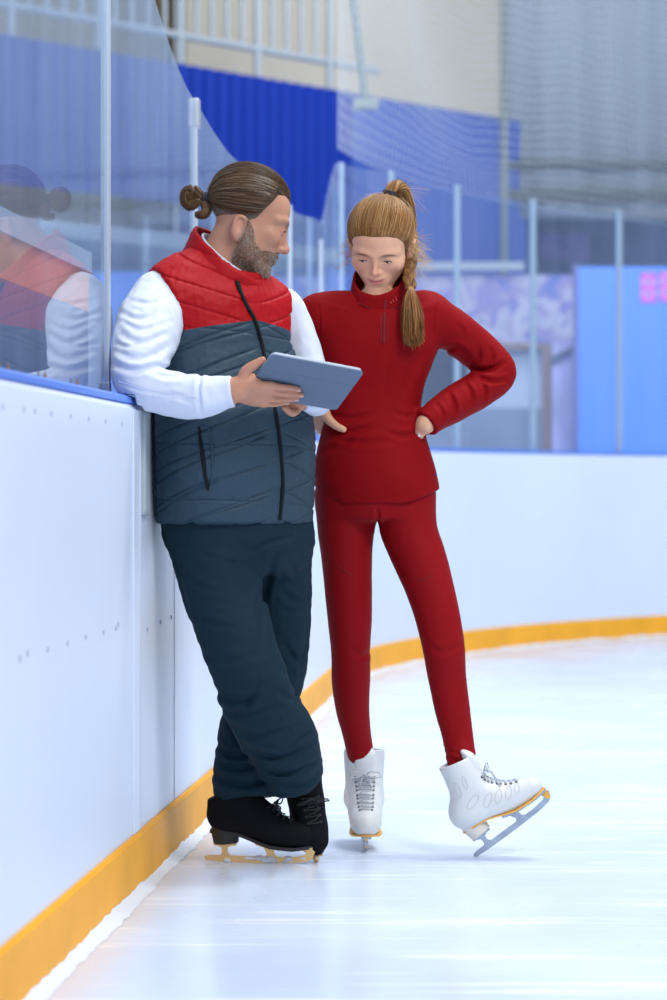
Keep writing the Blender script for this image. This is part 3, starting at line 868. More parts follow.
def head_field(f, fr, man):
    """Skull, face, ears and neck stub in head space: face towards -y, up +z."""
    a = lambda p, k=0.02: f.add(p, k)
    wx = 1.0 if man else 1.13
    E = lambda c, r: Ell((c[0] * wx, c[1], c[2]), (r[0] * wx, r[1], r[2]), fr)
    T = lambda p, r, **k: Tube([(q[0] * wx, q[1], q[2]) for q in p], r, fr, **k)
    a(E((0, .018, .055), (.074, .096, .082)), .0)
    a(E((0, -.038, .042), (.060, .052, .056)))
    if man:
        a(E((0, -.034, -.02), (.059, .060, .075)))
        a(E((0, -.028, -.068), (.055, .052, .042)))
        a(E((0, -.076, -.100), (.026, .020, .020)), .025)
        for s in (-1, 1): a(T([(.056 * s, .008, -.045), (.050 * s, -.02, -.082), (.022 * s, -.066, -.104)], [.016, .016, .016]), .025)
    else:
        a(E((0, -.034, -.012), (.0575, .057, .068)))
        a(E((0, -.040, -.052), (.039, .044, .036)))
        a(E((0, -.080, -.0955), (.0150, .017, .0150)), .020)
        for s in (-1, 1): a(E((.043 * s, -.034, -.020), (.015, .026, .028)), .03)
        for s in (-1, 1): a(T([(.050 * s, .004, -.030), (.038 * s, -.030, -.062), (.014 * s, -.068, -.090)], [.011, .011, .011]), .020)
    cz = 0 if man else .006
    for s in (-1, 1):
        a(E((.038 * s, -.062, -.018 + cz), (.023, .022, .020)), .02)        # cheek
        a(T([(.012 * s, -.086, .026), (.034 * s, -.083, .030), (.054 * s, -.062, .024)], [.008, .009, .008] if man else [.006, .007, .006]), .014)
        f.sub(E((.031 * s, -.099 if man else -.1035, .006), (.017, .014, .011)), .014 if man else .010)          # socket
        a(E((.031 * s, -.0765, .006), (.0160, .0148, .0138)), .006)          # lid mound
        f.sub(E((.031 * s, -.0925, .0045 if man else .0030), (.0128, .0062, .0042 if man else .0056)), .0015)
    # nose
    nt = -.116 if man else -.110
    a(T([(0, -.088, .018), (0, -.098, -.006), (0, nt + .004, -.028 if man else -.022)], [.009, .0085, .0105] if man else [.0062, .0052, .0072]), .012)
    nz = -.034 if man else -.027
    nw = 1.0 if man else .80
    a(E((0, nt + .006, nz + .003), (.0105 * nw / wx, .010 * nw, .009 * nw)), .006)
    for s in (-1, 1):
        a(E((.0115 * s * nw / wx, nt + .020, nz - .001), (.0075 * nw, .011 * nw, .0075 * nw)), .006)
        f.sub(E((.006 * s, nt + .017, nz - .0105), (.0035, .006, .003)), .003)
    # mouth
    mz = -.064 if man else -.0535; sm = .001 if man else .0060; mw = .022 if man else .0235
    a(E((0, -.079, mz), (.030, .018, .018)), .02)
    a(T([(-mw, -.085, mz + .0035 + sm), (-.007, -.0955, mz + .005), (0, -.0955, mz + .0042), (.007, -.0955, mz + .005), (mw, -.085, mz + .0035 + sm)], [.0025, .0045, .0042, .0045, .0025]), .005)
    a(T([(-mw + .002, -.085, mz - .0025 + sm), (0, -.0945, mz - .0062), (mw - .002, -.085, mz - .0025 + sm)], [.003, .0056, .003]), .005)
    f.sub(T([(-mw - .004, -.085, mz + .0025 + sm), (-.012, -.0975, mz + .0003 + sm * .3), (0, -.1005, mz - .0005), (.012, -.0975, mz + .0003 + sm * .3), (mw + .004, -.085, mz + .0025 + sm)], .0014), .003)
    f.sub(E((0, -.099, mz - .019), (.014, .006, .006)), .01)
    # ears
    ez, ey = (-.026, .004) if man else (0, 0)
    for s in (-1, 1):
        R = rot(0, -12, 0)
        f.add(Ell((.0725 * s * wx, .020 + ey, -.012 + ez), (.010, .019, .030), fr, R), .008)
        f.add(T([(x * s, y + ey, z + ez) for x, y, z in ((.079, .010, -.004), (.083, .013, .014), (.083, .030, .016), (.081, .036, -.002), (.076, .026, -.028), (.074, .014, -.038))], [.0035, .004, .0045, .0045, .004, .005]), .003)
        f.sub(Ell((.084 * s * wx, .020 + ey, -.006 + ez), (.006, .009, .017), fr, R), .004)
    return f

def shell_r(fld, cen, D, r0=0.22, it=26):
    """Distances from cen along directions D to the surface of fld."""
    r = np.full(len(D), r0)
    for _ in range(it):
        d = fld(cen + D * r[:, None]); r = np.maximum(r - np.clip(d, -.02, .05) * 0.85, 0.01)
    return r

def slerp(a, b, t):
    c = np.clip((a * b).sum(-1), -1, 1); o = np.arccos(c)[..., None]; s = np.sin(o) + 1e-6
    return (np.sin((1 - t) * o) * a + np.sin(t * o) * b) / s

def hand(f, fr, fingers, thumb, palm=None, k=.0025):
    """Hand in its own space: wrist at 0, knuckles towards +x, thumb side +z, back of hand -y. Adds palm and five fingers."""
    f.add(Tube([(-.02, 0, 0), (.0, 0, 0)], [.027, .027], fr, flat=((0, 1, 0), .72)), .012)
    for z0, z1 in ((.016, .030), (.006, .011), (-.004, -.010), (-.014, -.029)):
        f.add(Tube([(.002, 0, z0), (.045, -.003, (z0 + z1) / 2), (.082, 0, z1)], [.016, .0155, .0125], fr, flat=((0, 1, 0), .8)), .010)
    f.add(Tube([(.012, .006, .022), (.04, .012, .032)], [.016, .015], fr), .012)
    for P, r in fingers: f.add(Tube(P, np.array(r) * .91, fr), k)
    f.add(Tube(thumb[0], thumb[1], fr), k)

# ------------------------------------------------------------------ skates
def skate(parent, fr, name, black, lean=0.0, wid=1.0):
    """Boot with its blade; boot space: toe +x, up +z, ice at z = 0."""
    leather = M_BLACKBOOT if black else M_WHITEBOOT
    B = Field()
    B.add(Tube([(.028, 0, .118), (.075, 0, .105), (.125, 0, .086), (.175, 0, .073), (.218, 0, .066)], [.040, .041, .0405, .0395, .031], fr, flat=((0, 1, 0), .92 * wid)))
    top = .248 if not black else .166
    ln = lambda z: lean * max(0, z - .11)
    zz = [.12, .165, .21, .248] if not black else [.12, .135, .15, .166]
    B.add(Tube([(x + ln(z), 0, z) for x, z in zip((.042, .043, .041, .036), zz)], [.044, .0425, .044, .048], fr, flat=((0, 1, 0), wid), cap=(None, 0.0)), .03)
    B.add(Tube([(.055 + ln(.21), 0, .21), (.085 + ln(.155), 0, .155), (.125, 0, .118)], [.030, .032, .030], fr, flat=((0, 1, 0), wid)), .035)
    f2 = fr
    def sole(P):
        q = f2.l(P); zb = np.interp(q[:, 0], [-.02, .06, .10, .14, .20, .26], [.078, .076, .062, .046, .040, .046])
        return (zb - q[:, 2]) * f2.s
    B.clip(sole, .004)
    # opening at the top and tongue gap
    if not black: B.sub(Tube([(.036 + ln(.29), 0, .29), (.040 + ln(.216), 0, .216)], [.041, .037], fr, flat=((0, 1, 0), wid)), .006)
    boot = B.obj(name, leather, parent, h=.0035, smooth=2)
    # tongue
    Tg = Field()
    tp = [(.150, .112), (.112, .147), (.092, .185), (.085, .215), (.083, .236)] if not black else [(.150, .112), (.112, .147), (.095, .175), (.088, .21)]
    Tg.add(Tube([(x + ln(z), 0, z) for x, z in tp], [.016, .020, .024, .028, .029][:len(tp)], fr, flat=((.9, 0, .35), .38)))
    Tg.obj('tongue', leather if black else M_WHITETONGUE, boot, h=.003, smooth=1)
    # sole with welt and heel
    S = MB()
    out = []
    for i in range(40):
        a = 2 * math.pi * i / 40; c, s_ = math.cos(a), math.sin(a)
        x = .120 + .1275 * np.sign(c) * abs(c) ** .85; w_ = np.interp(x, [-.01, .03, .08, .13, .18, .22, .25], [.022, .034, .028, .034, .039, .034, .016])
        out.append((x, w_ * wid * (1 if s_ >= 0 else -1) * min(1, abs(s_) ** .5)))
    zf = lambda x: np.interp(x, [-.02, .06, .10, .14, .20, .26], [.078, .076, .062, .046, .040, .046])
    bm = S.bm
    lo = [bm.verts.new(fr.w((x, y, zf(x) - (.006 if black else .0025)))) for x, y in out]; hi = [bm.verts.new(fr.w((x, y, zf(x) + .002))) for x, y in out]
    for i in range(40): bm.faces.new((lo[i], lo[(i + 1) % 40], hi[(i + 1) % 40], hi[i]))
    for i in range(20):
        for ring in (lo, hi):
            p, q, r_, t_ = ring[i], ring[(i + 1) % 40], ring[39 - i - 1 if i < 19 else 20], ring[39 - i]
            vs = []
            for v in (p, q, r_, t_):
                if v not in vs: vs.append(v)
            if len(vs) > 2:
                try: bm.faces.new(vs)
                except ValueError: pass
    S.build('sole', M_BLACKSOLE if black else M_GOLDEDGE, boot, True)
    H = Field()
    H.add(Tube([(.030, 0, .088), (.033, 0, .046)], [.036, .031], fr, flat=((0, 1, 0), .86), cap=(0.0, 0.0)))
    H.clip(lambda P: (fr.l(P)[:, 0] - .064) * fr.s, .003)
    H.obj('heel', M_BLACKSOLE if black else M_WHITEHEEL, boot, h=.003, smooth=1)
    # blade: runner, rear stanchion and front arch
    bl = MB(); fn = lambda u, v, t: fr.w((u, t, v)); t = .0022 if not black else .0024
    run = [(-.022, .010), (-.018, .004), (.02, .0012), (.12, 0.0), (.20, .002), (.235, .007), (.246, .015), (.250, .026), (.243, .034), (.236, .028), (.222, .020), (.19, .0165), (.12, .0165), (.02, .0175), (-.010, .017), (-.020, .014)]
    bl.prism(run, fn, -t, t)
    bl.prism([(.018, .016), (.042, .016), (.036, .024), (.036, .036), (.048, .041), (.048, .0465), (.010, .0465), (.010, .041), (.022, .036), (.023, .024)], fn, -t * 1.6, t * 1.6)
    bl.prism([(.128, .015), (.160, .015), (.152, .022), (.150, .032), (.156, .039), (.124, .042), (.128, .034), (.134, .024)], fn, -t * 1.6, t * 1.6)
    bl.prism([(.246, .016), (.252, .030), (.240, .043), (.218, .043), (.226, .036), (.230, .026), (.222, .018)], fn, -t * 1.6, t * 1.6)
    bl.prism([(.106, .046), (.14, .036), (.20, .032), (.246, .036), (.248, .042), (.20, .0385), (.14, .044), (.106, .058)], fn, -.013, .013)
    bl.prism([(.004, .0425), (.058, .0425), (.058, .0475), (.004, .0475)], fn, -.014, .014)
    blade = bl.build('blade', M_BRASS if black else M_STEEL, boot)
    if black:
        fz = Field(); rr = np.random.RandomState(2)
        for i in range(26):
            x = .03 + .2 * rr.rand(); fz.add(Ell((x, (rr.rand() - .5) * .008, .004 + .012 * rr.rand()), (.010, .003 + .002 * rr.rand(), .003 + .003 * rr.rand()), fr), .003)
        tag(fz.obj('frost', M_FROST, boot, h=.002), kind='stuff')
    else:
        pk = MB(); pk.prism([(.236, .014), (.246, .014), (.248, .024), (.249, .034), (.244, .040), (.236, .040), (.230, .030)], fn, -t * 1.9, t * 1.9)
        pk.build('toe_pick', M_GOLDEDGE, boot)
    # laces and eyelets over the front
    def surf(x0, y, z):
        """Front surface of boot or tongue at height z, side y."""
        o = fr.w((x0, y, z)); d = fr.R @ np.array([-1.0, 0, -.55]); d /= np.linalg.norm(d)
        p = o.copy()
        for _ in range(60):
            v = min(B.ev(p[None])[0], Tg.ev(p[None])[0])
            if v < .0012: break
            p = p + d * max(v * .8, .0006)
        return p - d * .0012
    lc = MB(); ml = .0017 if not black else .0019
    zs = [.120, .130, .141, .153, .166, .180, .195, .210, .225]
    xs = [.22, .21, .20, .19, .19, .18, .18, .18, .18]
    hw = [.016, .018, .019, .020, .021, .022, .023, .024, .025]
    if black: zs, xs, hw = zs[:5], xs[:5], hw[:5]
    rows = [[surf(xs[i] + ln(zs[i]), y, zs[i]) for y in np.linspace(-hw[i], hw[i], 7)] for i in range(len(zs))]
    for i, r_ in enumerate(rows):
        lc.tube(r_, ml, 6)
        if i:
            mid = lambda a, b, k: a + (b - a) * k
            lc.tube([rows[i - 1][0], (rows[i - 1][2] + rows[i][2]) / 2 + fr.R @ np.array([.002, 0, .001]), (rows[i - 1][3] + rows[i][3]) / 2 + fr.R @ np.array([.003, 0, .001]), rows[i][6]], ml * .9, 6)
        for p in (r_[0], r_[-1]):
            n_ = B.normal(p[None])[0]; ey = MB(); ey.bar(p - n_ * .003, p + n_ * .0009, .0034, 8); ey.build('eyelet', M_EYELET if not black else M_BLACKSOLE, boot, True)
    kx = rows[-1][3] + fr.R @ np.array([.004, 0, .004])
    for s in (-1, 1):
        lc.tube([kx + fr.R @ np.array(v) for v in ((0, 0, 0), (.012, .014 * s, .010), (.014, .034 * s, .008), (.010, .040 * s, -.004), (.008, .024 * s, -.006), (.002, .004 * s, -.001))], ml, 6)
        lc.tube([kx + fr.R @ np.array(v) for v in ((0, 0, 0), (.012, .010 * s, -.012), (.010, .016 * s, -.034), (.012, .026 * s, -.052))], ml, 6)
    lc.tube([kx + fr.R @ np.array((0, -.005, 0)), kx + fr.R @ np.array((.004, 0, 0)), kx + fr.R @ np.array((0, .005, 0))], .0035, 6)
    lc.build('laces', M_BLACKLACE if black else M_GREYLACE, boot, True)
    return boot, B

M_BLACKBOOT = mat('black_suede', (0.006, 0.006, 0.008), 0.85, 0.12, bump=(180, 0.25, 2, 0.002))
M_WHITEBOOT = mat('white_leather', (0.68, 0.70, 0.71), 0.42, 0.45, bump=(120, 0.06), var=(14, 0.03))
M_WHITETONGUE = mat('white_padding', (0.70, 0.73, 0.74), 0.55)
M_WHITEHEEL = mat('cream_heel', (0.70, 0.66, 0.60), 0.45)
M_BLACKSOLE = mat('black_sole', (0.012, 0.012, 0.014), 0.45)
M_GOLDEDGE = mat('amber_edge', (0.80, 0.42, 0.06), 0.4)
M_BRASS = mat('brass_blade', (0.80, 0.55, 0.26), 0.32, metal=0.7)
M_STEEL = mat('steel_blade', (0.40, 0.45, 0.54), 0.25, metal=0.8, var=(40, 0.25))
M_FROST = mat('blade_frost', (0.72, 0.75, 0.78), 0.7, bump=(300, 0.5))
M_BLACKLACE = mat('black_lace', (0.014, 0.014, 0.016), 0.8)
M_GREYLACE = mat('grey_lace', (0.46, 0.50, 0.55), 0.7)
M_EYELET = mat('eyelet_dark', (0.10, 0.10, 0.11), 0.4)
# ------------------------------------------------------------------ the man in the vest
def prow(py, pl, pr, y, ratio, yaw):
    a, b = W(pl, py, y), W(pr, py, y); h = (b[0] - a[0]) / 2; t = math.radians(yaw)
    A = h / math.sqrt(math.cos(t) ** 2 + (ratio * math.sin(t)) ** 2)
    return (a[2], (a[0] + b[0]) / 2, y, A, A * ratio, yaw)
def scaled(rows, k): return [(r[0], r[1], r[2], r[3] * k, r[4] * k, r[5]) for r in rows]
def lin(c): return tuple(c)

def split_parts(V, Q, g):
    """Split faces by the sign of g; the seam's vertices slide onto g = 0."""
    gv = g(V); neg = gv[Q].mean(1) < 0
    vb = np.intersect1d(np.unique(Q[neg]), np.unique(Q[~neg]))
    e = 1e-3; G = np.stack([(g(V[vb] + e * k) - g(V[vb] - e * k)) / (2 * e) for k in np.eye(3)], 1)
    V = V.copy(); V[vb] -= np.clip(gv[vb] / np.maximum((G * G).sum(1), .2), -.003, .003)[:, None] * G
    out = []
    for m in (neg, ~neg):
        u, inv = np.unique(Q[m], return_inverse=True); out.append((V[u], inv.reshape(-1, 4)))
    return out

MY = 5.57
man = thing('person', 'bearded man in red and slate vest leaning on the boards, holding a tablet', 'person', (-0.14, 5.66, 0))

# --- head, hands, body
MH = Frame(W(249, 222.5, 5.565), rot(99, 22, 2), 0.93)
MHF = head_field(Field(), MH, True)
# tablet plane
_TL, _TR, _BR = W(272, 354.5, 5.27), W(364.5, 372, 5.35), W(338, 411, 5.48)
tx = (_TR - _TL); TW = np.linalg.norm(tx); tx /= TW
tz = (_TR - _BR); tz -= tx * (tz @ tx); TH = np.linalg.norm(tz); tz /= TH
tn = np.cross(tz, tx); tn = tn if tn[1] < 0 else -tn      # back cover faces the camera
hx = tx * 0.985 + tz * 0.06; hx /= np.linalg.norm(hx)
hz = tz + np.array([-.05, .12, .18]); hz -= hx * (hz @ hx); hz /= np.linalg.norm(hz)
hy = np.cross(hz, hx); hy = hy if hy[1] > 0 else -hy
RH = Frame(W(235, 390, 5.275), np.column_stack([hx, hy, hz]), 0.93)
rh_f = [([(.078, 0, .030), (.112, -.002, .032), (.135, .003, .030), (.153, .006, .027)], [.0105, .0095, .0088, .0078]),
        ([(.080, 0, .011), (.118, -.003, .013), (.144, .002, .012), (.165, .006, .010)], [.0108, .0098, .0090, .0080]),
        ([(.079, 0, -.010), (.115, -.002, -.007), (.139, .003, -.006), (.158, .006, -.005)], [.0105, .0094, .0086, .0078]),
        ([(.075, 0, -.029), (.103, -.001, -.027), (.122, .003, -.024), (.138, .006, -.021)], [.0095, .0085, .0078, .0070])]
rh_t = ([(.012, .008, .026)] + [tuple(RH.l(W(*q)[None])[0]) for q in ((246, 371, 5.262), (255, 364.5, 5.256), (262.5, 360, 5.254))], [.016, .0135, .0112, .0088])
_c = np.array([0, 0, CAMH]); org = RH.w((.12, .0175, 0)); lam = ((org - _c) @ tn) / ((_TL - _c) @ tn)
T0 = _c + (_TL - _c) * lam; TW *= lam; TH *= lam
def on_plane(px, py, back):
    d_ = W(px, py, 1.0) - _c; return _c + d_ * (((T0 - _c) @ tn) / (d_ @ tn)) - tn * back
lx = -tx * .86 + tz * .5; lx /= np.linalg.norm(lx)
LH = Frame(on_plane(302, 410, .030), np.column_stack([lx, tn, -np.cross(lx, tn)]), 0.86)
LW = LH.w((0, 0, 0))
lh_f = [([(.078, 0, .030), (.108, .001, .032), (.128, .004, .031), (.145, .007, .030)], [.0105, .0095, .0088, .0078]),
        ([(.080, 0, .011), (.114, .001, .012), (.138, .004, .011), (.156, .007, .010)], [.0108, .0098, .0090, .0080]),
        ([(.079, 0, -.010), (.110, .001, -.009), (.132, .004, -.008), (.150, .007, -.008)], [.0105, .0094, .0086, .0078]),
        ([(.075, 0, -.029), (.099, .001, -.028), (.116, .004, -.026), (.130, .007, -.024)], [.0095, .0085, .0078, .0070])]
lh_t = ([(.012, .008, .026)] + [tuple(LH.l(p[None])[0]) for p in (on_plane(298, 412, .012), on_plane(292, 409.5, -.009), on_plane(284, 404, -.0095))], [.015, .0125, .0108, .0085])

vrows = [prow(523, 158, 310, 5.60, .80, 40), prow(500, 155, 311.5, 5.595, .81, 41), prow(470, 152.5, 312.5, 5.58, .82, 42), prow(440, 151, 312.5, 5.575, .82, 42),
         prow(410, 150, 308.5, 5.57, .80, 42), prow(380, 149, 300, 5.57, .76, 42), prow(350, 149, 293, 5.57, .72, 42), prow(322, 149, 291, 5.57, .68, 42),
         prow(300, 151, 290.5, 5.57, .62, 42), prow(285, 158, 281, 5.572, .58, 42), prow(272, 171, 262, 5.575, .62, 42), prow(260, 190, 246, 5.575, .72, 42)]
r_arm = [(*W(161, 302, 5.47), .074), (*W(150, 324, 5.42), .079), (*W(141, 353, 5.355), .069), (*W(139, 379, 5.315), .058), (*W(166, 392.5, 5.30), .052), (*W(200, 397, 5.285), .049), (*W(222, 393, 5.278), .0385), (*W(233, 391.5, 5.275), .0365)]
l_arm = [(*W(283, 309, 5.70), .052), (*W(295, 334, 5.71), .050), (*W(306, 368, 5.70), .048), (*W(314, 396, 5.66), .044), (*(LW + np.array([.030, .03, .004])), .036), (*(LW + np.array([.002, .002, 0])), .028)]
r_leg = [(*W(206, 528, 5.545), .097), (*W(222, 590, 5.50), .094), (*W(242, 655, 5.45), .084), (*W(258, 700, 5.47), .086), (*W(281, 742, 5.545), .087), (*W(296, 780, 5.60), .067)]
l_leg = [(*W(270, 530, 5.65), .098), (*W(276, 600, 5.69), .086), (*W(272, 672, 5.71), .082), (*W(252, 730, 5.69), .080), (*W(246, 775, 5.665), .079), (*W(247, 799, 5.655), .078)]
A = lambda L_, k=1.0: (np.array(L_)[:, :3], np.array(L_)[:, 3] * k)

def leans_on(P):
    """Cloth flattened where it rests on the boards, their cap and the glass."""
    n2 = np.array([BD[1], -BD[0]]); off = -((P[:, :2] - BP) @ n2)
    gap = np.where((P[:, 1] < 5.50) & (P[:, 2] > .82) & (P[:, 2] < 1.08), .014, .0015)
    return np.maximum(np.minimum(off + gap, 1.1065 - P[:, 2]), off - (GO - .014))
bf = Field()
head_field(bf, MH, True)
bf.add(Tube([W(217, 292, 5.575), W(226, 262, 5.57), W(237, 240, 5.567), MH.w((0, .018, -.01))], [.082, .066, .062, .055]), .03)
bf.add(Loft(scaled(vrows, .82)), .03)
for L_ in (r_arm, l_arm): bf.add(Tube(*A(L_, .70)), .02)
bf.add(Tube([np.array(r_arm[-2][:3]), RH.w((0, 0, 0))], [.028, .027]), .01)
bf.add(Tube([np.array(l_arm[-2][:3]), LH.w((0, 0, 0))], [.024, .0225]), .01)
hand(bf, RH, rh_f, rh_t); hand(bf, LH, lh_f, lh_t)
for L_ in (r_leg, l_leg): bf.add(Tube(*A(L_[:-1], .70)), .03)

def skin_col(V, base, HF, man_):
    n = noise(V, 55, 1)[:, None]; n2 = noise(V, 300, 2)[:, None]
    C = np.array(base)[None] * (1 + .05 * n + .03 * n2)
    q = HF.l(V); x, y, z = q.T
    inhead = (np.abs(x) < .1) & (z > -.14) & (z < .16) & (y < .13) & (y > -.14)
    g = lambda c, r: np.exp(-(((x - c[0]) / r[0]) ** 2 + ((y - c[1]) / r[1]) ** 2 + ((z - c[2]) / r[2]) ** 2))
    def mix(w_, col):
        w_ = (np.clip(w_, 0, 1) * inhead)[:, None]; C[:] = C * (1 - w_) + np.array(col)[None] * w_
    return C, q, g, mix, inhead, n[:, 0], n2[:, 0]

def man_col(V):
    C, q, g, mix, inh, n, n2 = skin_col(V, (.47, .235, .15), MH, True)
    x, y, z = q.T
    mix(.45 * g((0, -.115, -.03), (.016, .02, .02)), (.62, .24, .19))
    for s in (-1, 1):
        mix(.4 * g((.04 * s, -.075, -.015), (.022, .03, .018)), (.62, .26, .2)); mix(.5 * g((.08 * s, .024, -.036), (.02, .03, .03)), (.66, .28, .21))
        br = g((.033 * s, -.09, .0275), (.022, .03, .0055)); mix(.85 * br * (1 + .4 * n2), (.17, .11, .075))
    lips = g((0, -.096, -.064), (.019, .012, .0065)); mix(.8 * lips, (.52, .22, .19))
    # beard: below a line from ear to mouth corner, and the moustache
    line = np.interp(y, [-.1, -.075, -.05, -.03, -.012, .005], [-.046, -.050, -.058, -.048, -.018, .0])
    bw = np.clip((line - z) / .012, 0, 1) * np.clip((.022 - y) / .012, 0, 1) * np.clip((z + .135) / .02, 0, 1)
    ms = np.clip((z + .066) / .006, 0, 1) * np.clip((-.043 - z) / .006, 0, 1) * (np.abs(x) < .03) * (y < -.08)
    bw = np.maximum(bw, ms) * (1 - lips)
    grey = np.clip(.15 + .4 * n2 + .6 * g((0, -.09, -.1), (.03, .03, .03)), 0, 1)
    bc = np.array([.15, .10, .07])[None] * (1 - grey[:, None]) + np.array([.42, .37, .32])[None] * grey[:, None]
    w_ = (bw * (.62 + .28 * n2) * inh)[:, None]; w_ = np.clip(w_, 0, .9)
    C = C * (1 - w_) + bc * w_
    hands = (V[:, 2] < 1.25)
    C[hands] = C[hands] * np.array([1.12, 1.05, 1.05])
    return np.clip(C, 0, 1)
def tablet_slab(P):
    q = P - T0; u, v, t = q @ tx, -(q @ tz), -(q @ tn)
    return np.maximum.reduce([-u - .0035, u - TW - .0035, -v - .0035, v - TH - .0035, -.0016 - t, t - .0128])
_tc = T0 + tx * TW / 2 - tz * TH / 2
slab_fn = Fn(tablet_slab, _tc - .16, _tc + .16)
bf.sub(slab_fn)
bf.clip(leans_on)
man_body = bf.obj('body', M_SKIN_ATTR, man, h=.0026, smooth=1, attrs={'Col': man_col})

# nails on the right hand
M_NAIL = mat('nail', (.66, .40, .32), .35)
for P, r in rh_f:
    nm = MB()
    p = RH.w(np.array(P[-1]) + [.001, -r[-1] * .72, .0]); nm.tube([p + RH.R @ np.array([-.006, 0, 0]), p + RH.R @ np.array([.004, .0012, 0])], [.0034, .0026], 8); nm.build('fingernail', M_NAIL, man_body, True)
# eyes
def eyes(HF, parent, iris, look=(0, 0), lid=(.0045, .0042), ex=.031):
    for s in (-1, 1):
        c = HF.w((ex * s, -.0772, .0055)); r = .0120 * HF.s
        bm = bmesh.new(); bmesh.ops.create_uvsphere(bm, u_segments=24, v_segments=16, radius=r)
        for v in bm.verts: v.co = Vector(c) + v.co
        me = bpy.data.meshes.new('eye'); bm.to_mesh(me); bm.free(); me.materials.append(M_EYE)
        me.polygons.foreach_set('use_smooth', np.ones(len(me.polygons), bool))
        co = np.array([v.co for v in me.vertices]); d = (co - c) / r
        f = HF.R @ np.array([math.sin(look[0]), -math.cos(look[0]) * math.cos(look[1]), math.sin(look[1])]); a = np.arccos(np.clip(d @ f, -1, 1))
        colr = np.where((a < .22)[:, None], (.01, .01, .01), np.where((a < .5)[:, None], iris, (.78, .76, .74)))
        at = me.attributes.new('Col', 'FLOAT_COLOR', 'POINT'); at.data.foreach_set('color', np.column_stack([colr, np.ones(len(co))]).astype(np.float32).ravel())
        link('eye', me, parent)
        zc, hh = lid
        L_ = MB(); L_.tube([HF.w((ex * s + x, -.0770 - .0150 * math.sqrt(max(0, 1 - (x / .0162) ** 2)), zc + hh * math.sqrt(max(0, 1 - (x / .0130) ** 2)))) for x in np.linspace(-.0128, .0128, 11)], [.0004] + [.0011] * 9 + [.0004], 6)
        L_.build('lashes', M_LASH, parent, True)
eyes(MH, man_body, (.12, .16, .18))

# --- hair
def zmin_man(q):
    az = np.abs(np.arctan2(q[:, 0], -(q[:, 1] - .018)))
    return np.interp(az, [0, .45, .8, 1.05, 1.2, 1.42, 1.6, 1.85, 2.3, 3.2], [.082, .092, .083, .040, -.010, -.034, -.030, -.046, -.082, -.092])
def hair_cap(fr, skull, zmin, thick, ramp=.3, name='hair', cols=None, parent=None):
    lo, hi = fr.t - .17, fr.t + .17
    def f(P):
        q = fr.l(P); o = np.clip((q[:, 2] - zmin(q)) * ramp, -.006, thick)
        return skull(P) - o * fr.s
    H = Field().add(Fn(f, lo, hi)); H.clip(lambda P: (-.12 - fr.l(P)[:, 2]) * fr.s)
    return H, H.obj(name, M_HAIR, parent, h=.003, smooth=1, attrs={'Col': cols})
def mh_cols(V):
    q = MH.l(V); n = noise(V * [1, 1, 3], 160, 3); g = np.clip((.035 - q[:, 2]) / .05, 0, 1)[:, None]
    c = np.array([.055, .026, .010])[None] * (1 + .35 * n[:, None]); gr = np.array([.16, .125, .095])[None] * (1 + .4 * noise(V, 420, 4)[:, None])
    return np.clip(c * (1 - g) + gr * g, 0, 1)
skull_m = Field()
for o in MHF.ops[:9]: skull_m.ops.append(o)
MHC, mhair = hair_cap(MH, skull_m, zmin_man, .011, .35, 'hair', mh_cols, man)
def cap_strands(fr, H, zmin, tie_l, n, seed, cen=(0, .018, .045), m=18, minz=-1, off=.0015, front=0.0, lenf=1.0):
    r = np.random.RandomState(seed); cen = np.array(cen)
    D = r.normal(size=(n * 5, 3)); D /= np.linalg.norm(D, axis=1, keepdims=True)
    rr = shell_r(H, fr.w(cen), D @ fr.R.T) / fr.s
    q = cen + D * rr[:, None]
    zm = zmin(q); ok = (q[:, 2] > zm + .002) & (q[:, 2] > minz)
    edge = ok & (q[:, 2] < zm + .022); pick = np.concatenate([np.nonzero(edge)[0][:n // 2], np.nonzero(ok)[0][:n]])[:n]
    D0 = D[pick]; dt = np.asarray(tie_l) - cen; lt = np.linalg.norm(dt); dt = dt / lt
    T = np.linspace(0, lenf, m)
    S = slerp(D0[:, None], np.broadcast_to(dt, D0.shape)[:, None], T[None, :, None])
    S += r.normal(size=(len(D0), 1, 3)) * .035 * np.sin(T * math.pi)[None, :, None] * .6
    S /= np.linalg.norm(S, axis=2, keepdims=True)
    R_ = shell_r(H, fr.w(cen), S.reshape(-1, 3) @ fr.R.T).reshape(S.shape[:2]) / fr.s
    R_ = R_ + off * (r.rand(len(D0), 1) * 1.6 - .2) * np.minimum(1, T * 6)[None]
    wv = np.clip((T - .8) / .2, 0, 1)[None] ** 2; R_ = R_ * (1 - wv) + lt * wv
    return fr.w((cen + S * R_[..., None]).reshape(-1, 3)).reshape(S.shape), pick
tie_m = MH.l(W(207, 198.5, 5.56)[None])[0]
Sm, _ = cap_strands(MH, MHC, zmin_man, tie_m, 4000, 11, minz=.018)
rs = np.random.RandomState(4)
pal_m = np.array([[.055, .025, .009], [.095, .046, .017], [.15, .078, .032], [.035, .016, .006], [.21, .13, .07]])
strands('strands', Sm, .0006, .00045, M_HAIR, mhair, pal_m[rs.choice(5, len(Sm), p=[.34, .28, .16, .16, .06])])
bunp = [W(209, 199, 5.56), W(202, 198, 5.557), W(194, 191.5, 5.555), W(187.5, 194, 5.552), W(187, 201, 5.55), W(191, 205, 5.548), W(198, 201, 5.545)]
bunr = [.012, .0115, .0155, .0165, .0155, .013, .008]
bc_ = Field().add(Tube(bunp, np.array(bunr) * .85)); tailp = [W(204, 203, 5.55), W(206.5, 210, 5.545), W(203, 214.5, 5.54), W(196, 215, 5.54)]
bc_.add(Tube(tailp, [.009, .011, .010, .004]), .004)
